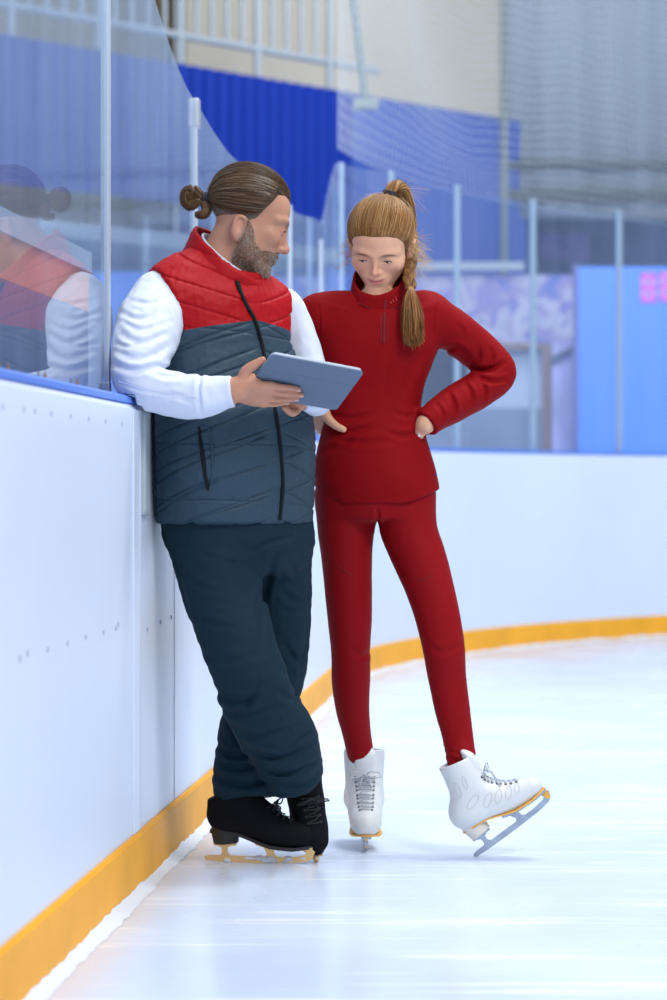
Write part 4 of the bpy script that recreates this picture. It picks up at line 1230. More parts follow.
bun = bc_.obj('bun', M_HAIR, mhair, h=.0025, attrs={'Col': lambda V: np.array([.075, .037, .014])[None] * (1 + .4 * noise(V, 200, 2)[:, None])})
Sb = np.vstack([bundle(bunp, bunr, 320, seed=1), bundle(tailp, [.010, .012, .011, .005], 130, seed=2)])
strands('strands', Sb, .0008, .0005, M_HAIR, mhair, np.array([[.10, .05, .019], [.16, .08, .031], [.22, .115, .048], [.055, .027, .011]])[rs.choice(4, len(Sb))])
bd = MB()
for k in range(3): 
    c = W(204.5 + k * .8, 199, 5.557); ax = (W(209, 199, 5.56) - W(200, 198, 5.557)); ax /= np.linalg.norm(ax); u_ = np.cross(ax, [0, 1, 0]); v_ = np.cross(ax, u_)
    bd.tube([c + ax * (k - 1) * .004 + .0136 * (math.cos(a) * u_ + math.sin(a) * v_) for a in np.linspace(0, 2 * math.pi, 20, endpoint=False)], .0035, 8, True)
bd.build('hair_tie', M_BAND, mhair, True)
# loose strands over the temple and fuzz
fz = []
r = np.random.RandomState(9)
for i in range(60):
    k = r.randint(len(Sm)); s = Sm[k].copy(); c0 = MH.w((0, .018, .055)); out = s - c0; out /= np.linalg.norm(out, axis=1, keepdims=True)
    fz.append(s + out * (np.sin(np.linspace(0, 3.14, len(s))) * r.rand() * .009)[:, None])
strands('flyaways', fz, .00045, .0003, M_HAIR, mhair, np.tile([[.25, .19, .13]], (len(fz), 1)))
# beard hairs
def beard():
    me = man_body.data; V = np.empty(len(me.vertices) * 3, np.float32); me.vertices.foreach_get('co', V); V = V.reshape(-1, 3).astype(float)
    q = MH.l(V); x, y, z = q.T
    line = np.interp(y, [-.1, -.075, -.05, -.03, -.012, .005], [-.048, -.053, -.062, -.052, -.022, -.006])
    ok = (np.abs(x) < .08) & (z < line) & (z > -.125) & (y < .012) & (y > -.13)
    lips = (np.abs(x) < .018) & (np.abs(z + .064) < .0055) & (y < -.085)
    ms = (np.abs(x) < .028) & (z > -.062) & (z < -.044) & (y < -.085)
    c = np.nonzero((ok | ms) & ~lips)[0]; r = np.random.RandomState(6); c = r.choice(c, min(3400, len(c)), replace=False)
    p = V[c]; n = bf.normal(p); dn = MH.R @ np.array([0, .25, -1.0])
    d = n * .5 + dn[None] * .8 + r.normal(size=p.shape) * .35; d /= np.linalg.norm(d, axis=1, keepdims=True)
    L_ = (.002 + .0035 * r.rand(len(p)) + .004 * (q[c, 2] < -.095))[:, None]
    S = np.stack([p - n * .0005, p + d * L_ * .5 + n * .001, p + d * L_], 1)
    gr = (r.rand(len(p)) < np.where((q[c, 2] < -.085) & (q[c, 1] < -.05), .65, .18))
    col = np.where(gr[:, None], (.44, .37, .30), (.12, .066, .036)) * (0.75 + .5 * r.rand(len(p), 1))
    strands('beard', S, .00042, .00025, M_HAIR, man_body, col)
beard()

# --- shirt
M_SHIRT = mat('white_knit', (0.66, 0.71, 0.83), 0.75, 0.25, bump=(220, 0.08))
sf = Field()
ra_p, ra_r = A(r_arm); la_p, la_r = A(l_arm)
sf.add(Tube(ra_p, ra_r, cap=(None, 0.0))); sf.add(Tube(la_p, la_r, cap=(None, 0.0)))
sf.add(Loft(scaled(vrows[3:9], .86)), .02)
# fold ridges in the crook, along the forearm and on the upper sleeve
def folds(f, segs, k=.012):
    for p, r in segs: f.add(Tube(p, r), k)
def crease(f, segs, k=.010):
    for p, r in segs: f.sub(Tube(p, r), k)
e = lambda *a: [W(*q) for q in a]
creases(sf, 5.42, [(((118, 352), (140, 362), (160, 357), (172, 346)), .007, .006), (((114, 366), (140, 374), (160, 370), (180, 376)), .007, .007), (((122, 335), (145, 346), (172, 335)), .006, .005),
            (((120, 312), (140, 322), (158, 318)), .006, .004), (((128, 300), (150, 306), (168, 300)), .006, .003), (((124, 322), (146, 333), (176, 322)), .005, .0035), (((150, 372), (172, 380), (196, 378)), .006, .005),
            (((120, 384), (150, 394), (190, 400)), .004, .0025), (((205, 374), (203, 392), (205, 418)), .0045, .005), (((160, 404), (178, 398), (196, 404)), .006, .004), (((117, 344), (130, 350), (142, 348)), .005, .004)])
sf.disp(lambda P: .0016 * noise(P * [1, 1, 1.6], 70, 3) + .0009 * noise(P, 190, 1), sf.bounds()[0], sf.bounds()[1])
sf.clip(leans_on, .004); sf.sub(slab_fn, .002)
shirt = sf.obj('shirt', M_SHIRT, man, h=.0034, smooth=1)
cm = MB(); cm.tube(e((118, 381, 5.253), (140, 388, 5.243), (170, 393, 5.238), (204, 399, 5.2335)), .0009, 6); cm.build('sleeve_seam', mat('seam_white', (.62, .66, .76), .8), shirt, True)
# shirt collar inside the vest collar
def ring_collar(c0, c1, r0, r1, th, flat=None, top=None, k=.004):
    f = Field(); f.add(Tube([c0, c1], [r0, r1], flat=flat)); f.sub(Tube([c0 - (c1 - c0), c1 + (c1 - c0)], [r0 - th - (r1 - r0), r1 - th + (r1 - r0)], flat=flat), k)
    if top is not None:
        p, n = top; f.clip(lambda P: (P - p) @ n, .003)
    f.clip(lambda P: (c0 - P) @ ((c1 - c0) / np.linalg.norm(c1 - c0)) - .005)
    return f
ax = W(236, 236, 5.56) - W(213, 306, 5.57)
n_top = np.array([.62, -.25, .78]); n_top /= np.linalg.norm(n_top)
sc_ = ring_collar(W(213, 306, 5.57), W(236, 232, 5.56), .082, .074, .006, top=(W(216, 250, 5.50), n_top))
sc_.obj('shirt_collar', M_SHIRT, shirt, h=.003)

# --- vest
def quilt(vl, y0, y1, zy):
    def f(P):
        u, v, a, b = vl.loc(P); ph = np.arctan2(u / a, -v / b); arc = ph * .175; s = np.abs(arc); z = P[:, 2] + .006 * noise(P, 14, 2)
        def seam(w_, per, wd=.0024):
            d = np.abs((w_ / per) % 1 - .5) * per; return np.exp(-(d / wd) ** 2)
        d1 = np.maximum.reduce([seam(z + .36 * s, .066), seam(z - .30 * arc + .02, .078), .8 * seam(z + .06 * arc, .132)])
        d2 = np.maximum(seam(z - .25 * s, .052), 0)
        m = np.clip((yoke_g(P)) / .01 + .5, 0, 1)      # 0 on the yoke, 1 below
        zip_ = 1 - np.exp(-(arc / .02) ** 2)
        puck = np.sin(arc * 330 + 3 * noise(P, 25, 1)) * .5 * (.4 + .6 * np.exp(-(np.abs(((z - .25 * s) / .052) % 1 - .5) / .3) ** 2))
        low = .0036 * d1 * zip_ - .0012 * (1 - d1) + .0009 * noise(P * [1, 1, .6], 110, 2) + .0008 * noise(P, 260, 3)
        yok = .0038 * d2 * zip_ + .0014 * puck + .0010 * noise(P, 150, 4)
        return m * low + (1 - m) * yok
    return f
vl = Loft(vrows, exp=2.2)
def yoke_g(P):
    """Below zero on the red yoke: an edge that rises towards the zip."""
    u, v, a, b = vl.loc(P); arc = np.abs(np.arctan2(u / a, -v / b) * .175)
    return (W(258, 312, 5.4)[2] - .013 - .16 * arc + .10 * np.clip(arc - .2, 0, 1)) - P[:, 2]
vf = Field()
vf.add(Loft(vrows, exp=2.2, round_=.012))
vf.add(Tube([W(222, 272, 5.575), W(186, 283, 5.50), W(164, 300, 5.465)], [.072, .074, .077]), .035)      # shoulder over the near arm
vf.add(Tube([W(238, 292, 5.58), W(264, 301, 5.63), W(276, 309, 5.66)], [.066, .056, .050]), .03)
vf.add(Tube([W(214, 303, 5.572), W(221, 280, 5.568)], [.115, .090]), .04)
vc_ = ring_collar(W(213, 306, 5.57), W(235, 236, 5.56), .118, .098, .013, top=(W(212, 246, 5.50), n_top))
# armholes: sleeve passages
arm_n = np.array([-.80, -.42, -.30]); arm_n /= np.linalg.norm(arm_n)
arm_p = W(181, 318, 5.40)
def armhole(P):
    q = P - np.array(W(160, 300, 5.46)); s = (P - arm_p) @ arm_n
    rad = np.linalg.norm(q - np.outer(q @ arm_n, arm_n), axis=1)
    return np.maximum(s, rad - .155)
cutb = Fn(lambda P: np.maximum(-((P - arm_p) @ arm_n), np.linalg.norm(P - W(146, 296, 5.44), axis=1) - .125), W(146, 296, 5.44) - .14, W(146, 296, 5.44) + .14)
vf.sub(cutb, .010)
arm2_n = np.array([.86, .25, -.1]); arm2_n /= np.linalg.norm(arm2_n); arm2_p = W(289.5, 320, 5.62)
cutc = Fn(lambda P: np.maximum(-((P - arm2_p) @ arm2_n), np.linalg.norm(P - W(300, 315, 5.68), axis=1) - .12), W(300, 315, 5.68) - .13, W(300, 315, 5.68) + .13)
vf.sub(cutc, .008)
vf.sub(Tube([W(213, 306, 5.57), W(240, 222, 5.56)], [.080, .086]), .01)
vf.disp(quilt(vl, 0, 0, 0), vf.bounds()[0], vf.bounds()[1])
M_RED = mat('red_nylon', (0.38, 0.001, 0.005), 0.55, 0.2, bump=(75, 0.3, 4, 0.006))
M_SLATE = mat('slate_nylon', (0.026, 0.056, 0.086), 0.55, 0.28, bump=(75, 0.35, 4, 0.006))
M_ZIP = mat('black_zip', (0.005, 0.006, 0.008), 0.6, 0.2)
vf.clip(leans_on, .004)
V, Q = vf.mesh(.0023, 1)
(yv, yq), (lv, lq) = split_parts(V, Q, yoke_g)
vest = link('vest', mesh_np('vest', lv, lq, M_SLATE), man)
yk = link('yoke', mesh_np('yoke', yv, yq, M_RED), vest); yk['label'] = 'red quilted shoulder yoke'
vc_.disp(lambda P: .0016 * noise(P, 120, 2) + .002 * np.exp(-((((P - W(213, 306, 5.57)) @ (ax / np.linalg.norm(ax))) % .045 - .02) / .004) ** 2), vc_.bounds()[0], vc_.bounds()[1])
co_ = vc_.obj('collar', M_RED, vest, h=.0034, smooth=1)
zp = []
allv = Field().add(Fn(lambda P: np.minimum(vf.ev(P), vc_.ev(P)), *vf.bounds()))
for px, py in ((237, 281), (239, 287), (241, 293), (243.5, 299), (248.5, 309), (254.5, 320), (261, 341), (264.5, 359), (270, 388), (276, 415), (280.5, 449), (282.5, 487), (281, 505), (279.5, 520)):
    p, n = allv.ray(px, py); zp.append(p + n * .0005)
m = MB(); m.tube(crv(zp, 3), .0050, 8); m.build('zipper', M_ZIP, vest, True)
m = MB(); m.tube([zp[0] + [0, -.003, 0], zp[0] + [.003, -.006, -.012], zp[0] + [.005, -.006, -.026]], [.003, .0045, .0042], 6); m.build('zip_pull', M_ZIP, vest, True)
pk1 = [vf.ray(x, y) for x, y in ((199, 427), (201, 445), (203.5, 463), (206, 480), (208, 490))]
pk2 = [vf.ray(x, y) for x, y in ((200, 427), (208, 427), (211, 440), (212.5, 462), (211.5, 480), (209.5, 491))]
m = MB(); m.tube([p for p, n in pk1], [.003, .0045, .0055, .0045, .003], 8); po = m.build('pocket_slit', M_ZIP, vest, True)
m = MB(); m.tube(crv([p + n * .0005 for p, n in pk2], 3), .0026, 8); m.build('pocket_welt', M_SLATE, vest, True)

# --- trousers
M_TROUS = mat('navy_trousers', (0.005, 0.022, 0.036), 0.7, 0.16, bump=(60, 0.2, 4, 0.006), var=(6, 0.08))
tf = Field()
prow_t = [prow(548, 171, 311, 5.605, .78, 36), prow(535, 164, 311, 5.605, .79, 38), prow(515, 162, 309, 5.605, .78, 40), prow(490, 163, 308, 5.595, .76, 40)]
tf.add(Loft(prow_t + [prow(575, 190, 300, 5.605, .7, 34)], round_=.02))
rp, rr_ = A(r_leg); lp, lr_ = A(l_leg)
tf.add(Tube(lp, lr_, cap=(None, 0.0)), .035)
tf.add(Tube(rp, rr_, cap=(None, 0.0)), .022)
# crossing fold, crotch folds, knee and cuff bunches
creases(tf, 5.60, [(((276, 548), (270, 575), (264, 600), (266, 640)), .008, .006), (((250, 552), (272, 541), (296, 535)), .007, .006), (((205, 552), (240, 562), (266, 556)), .007, .004), (((176, 545), (190, 600), (206, 655)), .005, .003),
            (((214, 682), (238, 694), (268, 690)), .009, .008), (((220, 700), (250, 706), (290, 696)), .008, .006), (((236, 722), (262, 728), (300, 716)), .008, .006), (((246, 742), (280, 750), (316, 738)), .008, .009),
            (((256, 758), (286, 768), (320, 756)), .007, .009), (((275, 775), (300, 782), (318, 772)), .006, .006), (((262, 735), (285, 742), (312, 726)), .006, .005), (((190, 600), (212, 618), (240, 622)), .008, .004),
            (((262, 668), (255, 690), (240, 706)), .007, .006), (((200, 640), (222, 655), (250, 652)), .008, .004), (((180, 560), (196, 580), (220, 586)), .007, .003)])
creases(tf, 5.67, [(((214, 742), (232, 752), (254, 748)), .008, .008), (((212, 772), (244, 780), (280, 774)), .008, .010), (((216, 757), (236, 764), (262, 760)), .007, .007), (((226, 712), (236, 730), (240, 745)), .007, .005),
            (((284, 640), (296, 660), (306, 650)), .008, .006), (((280, 590), (296, 600), (310, 596)), .008, .005), (((286, 560), (298, 572), (310, 566)), .008, .004), (((280, 680), (292, 690), (302, 684)), .007, .006)])
def tw(P):
    z = P[:, 2]; low = np.clip((.46 - z) / .2, 0, 1)
    return (.0018 + .0025 * low) * noise(P * [1, 1, 1.7], 34, 2) + .0012 * noise(P * [1, 1, 2.2], 85, 4) + .0008 * noise(P, 190, 1)
tf.disp(tw, tf.bounds()[0], tf.bounds()[1])
tf.clip(leans_on, .004)
trou = tf.obj('trousers', M_TROUS, man, h=.004, smooth=1)

# --- skates: the standing one in profile, the crossed one tipped on its toe
MF1 = Frame(W(213, 866.0, 5.655), rot(-9, 0, 0), 0.985); MF1.t[2] = 0.0005
skate(man, MF1, 'skate', True)
def toe_frame(toe, yaw, down, roll, s):
    y, d, r = map(math.radians, (yaw, down, roll))
    fx = np.array([math.cos(y) * math.cos(d), math.sin(y) * math.cos(d), -math.sin(d)])
    fz = np.array([math.cos(y) * math.sin(d), math.sin(y) * math.sin(d), math.cos(d)])
    fy = np.cross(fz, fx)
    fy2 = fy * math.cos(r) + fz * math.sin(r); fz2 = -fy * math.sin(r) + fz * math.cos(r)
    R = np.column_stack([fx, fy2, fz2]); f = Frame((0, 0, 0), R, s); f.t = np.asarray(toe) - f.w((.250, 0, .020)); return f
MF2 = toe_frame(W(317, 864, 5.645), -68, 42, 8, 0.97); MF2.t[2] += 0.0045
skate(man, MF2, 'skate', True, wid=1.15)

# --- tablet held in both hands
tab = thing('tablet', 'tablet in a slate grey cover held flat in the man\'s hands', 'tablet', tuple(_TL))
def slab_t(name, x0, x1, z0, z1, t0, t1, material, bevel, parent=tab):
    m = MB(); fn = lambda u, v, t: T0 + tx * u - tz * v - tn * t
    r_ = .012; poly = []
    for cx_, cz_, a0 in ((x1 - r_, z0 + r_, -90), (x1 - r_, z1 - r_, 0), (x0 + r_, z1 - r_, 90), (x0 + r_, z0 + r_, 180)):
        for k in range(5):
            a = math.radians(a0 + 22.5 * k); poly.append((cx_ + r_ * math.cos(a), cz_ + r_ * math.sin(a)))
    m.prism(poly, fn, t0, t1); return m.build(name, material, parent, bevel=bevel)
M_TABC = mat('slate_cover', (0.125, 0.175, 0.26), 0.55, 0.35, bump=(500, 0.08))
M_TABL = mat('cover_edge', (0.42, 0.47, 0.56), 0.45)
cov = slab_t('cover', 0, TW, 0, TH, 0.0, 0.0035, M_TABC, .001)
slab_t('body', .002, TW - .002, .002, TH - .002, 0.0037, 0.0105, M_TABL, .0012)
slab_t('screen', .010, TW - .010, .010, TH - .010, 0.0106, 0.0112, mat('screen_glass', (.02, .022, .03), .08, .6), 0)
m = MB(); fn = lambda u, v, t: T0 + tx * u - tz * v - tn * t
m.prism([(.002, TH * .36), (TW - .002, TH * .36), (TW - .002, TH * .36 + .0014), (.002, TH * .36 + .0014)], fn, -.0003, .0003); m.build('fold_line', mat('fold', (0.12, 0.16, 0.24), .6), cov)
# ------------------------------------------------------------------ the girl in red
GY = 5.84
girl = thing('person', 'smiling skater girl in dark red training top and leggings, one hand on each hip', 'person', (0.12, 5.85, 0))
GH = Frame(W(380.5, 248.5, 5.82), rot(-12, 33, 4), 0.87)
GHF = head_field(Field(), GH, False)

grows = [prow(503, 319, 440, GY, .72, -5), prow(480, 314.5, 438, GY, .73, -5), prow(455, 316.5, 432, GY, .72, -5), prow(430, 322, 424.5, GY, .70, -5), prow(410, 325, 420.5, GY, .70, -5),
         prow(390, 323, 423, GY, .68, -5), prow(368, 317, 431, GY, .66, -6), prow(345, 312, 439, GY, .62, -6), prow(325, 309, 439, GY, .56, -6), prow(312, 316, 433, GY, .52, -6), prow(301, 333, 420, GY, .56, -6), prow(293, 346, 407, GY, .66, -6)]
gl_arm = [(*W(428, 316, 5.84), .056), (*W(455, 332, 5.87), .054), (*W(482, 354, 5.91), .051), (*W(498, 373, 5.92), .0455), (*W(478, 390, 5.885), .0475), (*W(452, 405, 5.83), .044), (*W(434, 417, 5.79), .0375), (*W(426, 424, 5.775), .034)]
gr_arm = [(*W(317, 317, 5.84), .054), (*W(299, 338, 5.87), .050), (*W(293, 368, 5.90), .044), (*W(303, 392, 5.89), .042), (*W(319, 404, 5.85), .035)]
gl_leg = [(*W(404, 500, 5.83), .078), (*W(409, 530, 5.825), .071), (*W(421, 562, 5.81), .0655), (*W(433.5, 600, 5.79), .0575), (*W(440, 628, 5.78), .0545), (*W(444, 650, 5.775), .051), (*W(447.5, 680, 5.785), .0465), (*W(452.5, 710, 5.785), .043), (*W(457.5, 735, 5.78), .0385), (*W(461, 757, 5.765), .0365), (*W(463, 768, 5.76), .034)]
gr_leg = [(*W(347, 498, 5.845), .080), (*W(346, 530, 5.845), .0705), (*W(347, 562, 5.85), .0625), (*W(349.5, 610, 5.86), .0565), (*W(350.5, 650, 5.875), .0495), (*W(351, 682, 5.895), .0480), (*W(352.5, 708, 5.915), .0425), (*W(357, 735, 5.935), .036), (*W(362.5, 764, 5.955), .0335)]

# hands on the hips: palms round the back, thumbs forward
def axes(x, z, flip):
    x = np.array(x, float); x /= np.linalg.norm(x); z = np.array(z, float); z -= x * (z @ x); z /= np.linalg.norm(z)
    return np.column_stack([x, np.cross(z, x) * flip, z])
gf_ = [([(.076, 0, .026), (.106, .006, .027), (.126, .016, .026)], [.0095, .0085, .007]), ([(.078, 0, .010), (.112, .006, .010), (.134, .018, .009)], [.0098, .0088, .007]),
       ([(.077, 0, -.008), (.108, .006, -.007), (.128, .016, -.006)], [.0095, .0085, .007]), ([(.072, 0, -.025), (.097, .005, -.023), (.112, .014, -.021)], [.0085, .0078, .0065])]
GLH = Frame(W(426.5, 422, 5.785), axes((-.30, .75, -.65), (-.72, -.62, -.45), 1), .74)
GRH = Frame(W(320, 405, 5.835), axes((.10, .50, -.86), (.75, -.62, -.1), 1), .80)
gl_t = ([(.012, .0, .022), (.034, .0, .042), (.052, .002, .052), (.068, .006, .056)], [.0135, .0115, .0098, .0075])
gr_t = ([(.012, .0, .022), (.036, .0, .044), (.056, .002, .058), (.072, .004, .068)], [.0135, .0115, .0098, .0075])

gb = Field()
head_field(gb, GH, False)
gb.add(Tube([W(379, 310, 5.88), W(381, 286, 5.885), GH.w((0, .045, -.005))], [.058, .041, .040]), .018)
gb.add(Loft(scaled(grows, .84)), .03)
for L_ in (gl_arm, gr_arm): gb.add(Tube(*A(L_, .70)), .02)
gb.add(Tube([np.array(gl_arm[-2][:3]), GLH.w((0, 0, 0))], [.022, .021]), .01)
gb.add(Tube([np.array(gr_arm[-2][:3]), GRH.w((0, 0, 0))], [.022, .021]), .01)
hand(gb, GLH, gf_, (gl_t[0][:1] + [tuple(GLH.l(W(*q)[None])[0]) for q in ((423.5, 424, 5.775), (420.5, 430.5, 5.778), (418.5, 437.5, 5.786))], [.0135, .0125, .0108, .0085])); hand(gb, GRH, gf_, ([(.006, 0, .016)] + [tuple(GRH.l(W(*q)[None])[0]) for q in ((327, 417, 5.785), (335, 425, 5.768), (343.5, 429.5, 5.762))], [.017, .0150, .0122, .0100]))
for L_ in (gl_leg, gr_leg): gb.add(Tube(*A(L_, .78)), .03)
def girl_col(V):
    C, q, g, mix, inh, n, n2 = skin_col(V, (.75, .41, .265), GH, False)
    x, y, z = q.T
    for s in (-1, 1):
        mix(.40 * g((.045 * s, -.075, -.018), (.022, .03, .016)), (.72, .29, .22))
        mix(.30 * g((.035 * s, -.09, .012), (.019, .02, .007)), (.52, .30, .22))
        mix(.95 * np.exp(-((x - .0365 * s) / .021) ** 4) * np.exp(-((z - .0270 + 14 * (x - .034 * s) ** 2) / .0036) ** 2) * (y < -.05), (.13, .065, .032))
    mix(.35 * g((0, -.11, -.022), (.012, .02, .012)), (.74, .31, .25))
    mix(.90 * np.exp(-(x / .0255) ** 4) * np.exp(-((z + .0540 - 5 * x * x) / .0072) ** 4) * (y < -.076), (.60, .17, .16))
    mix(.85 * np.exp(-(x / .028) ** 4) * np.exp(-((z + .0533 - 6.5 * x * x) / .0014) ** 2) * (y < -.074), (.25, .07, .07))
    return np.clip(C, 0, 1)
girl_body = gb.obj('body', M_SKIN_ATTR, girl, h=.0024, smooth=1, attrs={'Col': girl_col})
eyes(GH, girl_body, (.10, .065, .045), (-.25, -.35), (.0030, .0056), .035)
m = MB(); p, n = gb.ray(418.6, 436.6); q_, n2_ = gb.ray(419.2, 433.5); m.tube([q_ - n2_ * .0022, p - n * .0018], [.0036, .0034], 8); m.build('thumbnail', mat('pale_nail', (.85, .72, .68), .3), girl_body, True)
m = MB(); c = GH.w((.086, .012, -.040)); m.tube([c + .0055 * np.array([math.cos(a), .3 * math.sin(a), math.sin(a)]) for a in np.linspace(0, 2 * math.pi, 16, endpoint=False)], .0012, 6, True)
m.build('earring', mat('silver', (.85, .86, .88), .2, metal=1.0), girl_body, True)

# --- hair
def zmin_girl(q):
    az = np.abs(np.arctan2(q[:, 0], -(q[:, 1] - .018)))
    return np.interp(az, [0, .35, .65, .9, 1.1, 1.3, 1.5, 1.7, 2.0, 2.3, 3.2], [.078, .077, .066, .042, .012, -.020, -.034, -.004, -.035, -.060, -.068])
skull_g = Field()
for o in GHF.ops[:5]: skull_g.ops.append(o)
def gh_cols(V): return np.clip(np.array([.21, .09, .022])[None] * (1 + .35 * noise(V, 170, 3)[:, None]), 0, 1)
GHC, ghair = hair_cap(GH, skull_g, zmin_girl, .009, .35, 'hair', gh_cols, girl)
tie_g = GH.l(W(389.5, 196, 5.845)[None])[0]
Sg, _ = cap_strands(GH, GHC, zmin_girl, tie_g, 4800, 21, cen=(0, .018, .04), off=.0018)
pal_g = np.array([[.20, .085, .020], [.30, .135, .035], [.42, .21, .065], [.13, .052, .012], [.55, .32, .125]])
strands('strands', Sg, .00055, .0004, M_HAIR, ghair, pal_g[rs.choice(5, len(Sg), p=[.30, .30, .18, .14, .08])])
# ponytail: up through the tie, over the back of the head, plaited beside the neck, loose below
tp = [W(389, 200, 5.845), W(390, 192, 5.85), W(394, 187, 5.86), W(401, 190, 5.88), W(406, 206, 5.90), W(409, 228, 5.905)]
trd = [.014, .0125, .016, .019, .020, .019]
strands('strands', bundle(tp, trd, 700, seed=3, jit=.002), .0008, .0005, M_HAIR, ghair, pal_g[rs.choice(5, 700)])
tc_ = Field().add(Tube(tp, np.array(trd) * .85)); tc_.obj('ponytail', M_HAIR, ghair, h=.003, attrs={'Col': gh_cols})
pl = crv(np.array([W(408, 226, 5.90), W(411, 245, 5.875), W(410, 262, 5.83), W(409, 277, 5.785), W(411, 288, 5.755)]), 12)
brd = []
for j in range(3):
    ph = 2 * math.pi * j / 3; u = np.linspace(0, 1, len(pl)); k = u * 2 * math.pi * 1.7 + ph
    amp = .0105 * (1 - .45 * u)
    path = pl + np.column_stack([amp * np.sin(k), amp * .7 * np.sin(2 * k), np.zeros(len(u))])
    rad = .0125 * (1 - .35 * u) * (.85 + .15 * np.sin(2 * k))
    brd.append((path[::3], rad[::3]))
bcore = Field()
for path, rad in brd: bcore.add(Tube(path, rad * .9, n=3), .002)
bcore.obj('plait', M_HAIR, ghair, h=.0025, attrs={'Col': lambda V: np.clip(np.array([.20, .085, .024])[None] * (1 + .4 * noise(V, 220, 3)[:, None]), 0, 1)})
Sb = np.vstack([bundle(path, rad, 150, seed=30 + j, m=30) for j, (path, rad) in enumerate(brd)])
strands('strands', Sb, .0007, .0005, M_HAIR, ghair, (pal_g * [.95, .85, .75])[rs.choice(5, len(Sb))])
tl = [W(411, 288, 5.752), W(411, 300, 5.738), W(412.5, 317, 5.728), W(413, 333, 5.726), W(414, 341, 5.726)]
tr_ = [.006, .0150, .0215, .0190, .014]
St = bundle(tl, tr_, 900, seed=41, m=20, jit=.007)
strands('strands', St, .0008, .0004, M_HAIR, ghair, (pal_g * [1.0, .88, .75])[rs.choice(5, len(St))])
tk = Field().add(Tube(tl[:-1], np.array(tr_[:-1]) * .85)); tk.obj('tail', M_HAIR, ghair, h=.003, attrs={'Col': lambda V: np.clip(np.array([.24, .105, .03])[None] * (1 + .4 * noise(V * [1, 1, .3], 300, 3)[:, None]), 0, 1)})
m = MB()
for k in range(2):
    c = W(411, 287.5 + k * 1.6, 5.753); m.tube([c + .0068 * np.array([math.cos(a), math.sin(a), .1 * math.cos(a)]) for a in np.linspace(0, 6.283, 14, endpoint=False)], .0018, 6, True)
m.build('tail_tie', mat('amber_band', (.62, .32, .10), .5), ghair, True)
m = MB()
for k in range(3):
    c = W(389.7 - .2 * k, 195.5 - 1.7 * k, 5.847); m.tube([c + .0142 * np.array([math.cos(a), math.sin(a), -.18 * math.cos(a)]) for a in np.linspace(0, 6.283, 20, endpoint=False)], .0032, 8, True)
m.build('hair_tie', M_BAND, ghair, True)
# loose curls at the temples, crown and nape
r = np.random.RandomState(77); fz = []
def curl(p0, d, L_, k, amp):
    t = np.linspace(0, 1, 14)[:, None]; d = d / np.linalg.norm(d)
    a = np.cross(d, r.normal(size=3)); a /= np.linalg.norm(a); b = np.cross(d, a); ph = r.rand() * 6.28
    return p0 + d * L_ * t + amp * t * (np.cos(k * t + ph) * a + np.sin(k * t + ph) * b) + np.array([0, 0, -.35 * L_])[None] * t * t
for i in range(260):
    side = 1 if i < 190 else -1
    l0 = np.array([(.070 + .012 * r.rand()) * side, .02 + .03 * r.normal() * .6, .03 - .085 * r.rand()])
    fz.append(curl(GH.w(l0), GH.R @ np.array([side * (.6 + .3 * r.rand()), .3 * r.normal(), .35 * r.normal()]), .022 + .042 * r.rand(), 2 + 5 * r.rand(), .011))
for i in range(70):
    k = r.randint(len(Sg)); s = Sg[k][:14:1].copy(); c0 = GH.w((0, .018, .04)); o_ = s - c0; o_ /= np.linalg.norm(o_, axis=1, keepdims=True)
    fz.append(s + o_ * (np.sin(np.linspace(0, 2.6, len(s))) * r.rand() * .010)[:, None])
for i in range(14):
    fz.append(curl(W(400, 190, 5.87), np.array([.6 + .5 * r.rand(), .2, .5 * r.normal()]), .05 + .04 * r.rand(), 2, .006))
strands('flyaways', fz, .0004, .0002, M_HAIR, ghair, np.array([[.72, .50, .27], [.50, .30, .13]])[r.choice(2, len(fz))])

# --- training top
M_CRIM = mat('crimson_jersey', (0.235, 0.0012, 0.004), 0.75, 0.12, bump=(500, 0.08))
M_CRIMD = mat('crimson_seam', (0.15, 0.004, 0.008), 0.7)
gt = Field()
gt.add(Loft(grows[:-2], exp=2.25))
gt.add(Tube([W(381, 312, 5.845), W(418, 312, 5.84), W(428, 316, 5.84)], [.050, .053, .056]), .03)
gt.add(Tube([W(381, 312, 5.845), W(338, 312, 5.84), W(322, 316, 5.84)], [.050, .053, .056]), .03)
gt.add(Tube(*A(gl_arm), cap=(None, 0.0)), .018); gt.add(Tube(*A(gr_arm), cap=(None, 0.0)), .018)
gt.add(Tube([W(380, 332, 5.85), W(380, 319, 5.85)], [.080, .066]), .03)
gt.clip(lambda P: (W(0, 489.5, GY)[2] - .042 * np.clip(1 - ((P[:, 0] - W(375, 0, GY)[0]) / .155) ** 2, 0, 1)) - P[:, 2], .004)
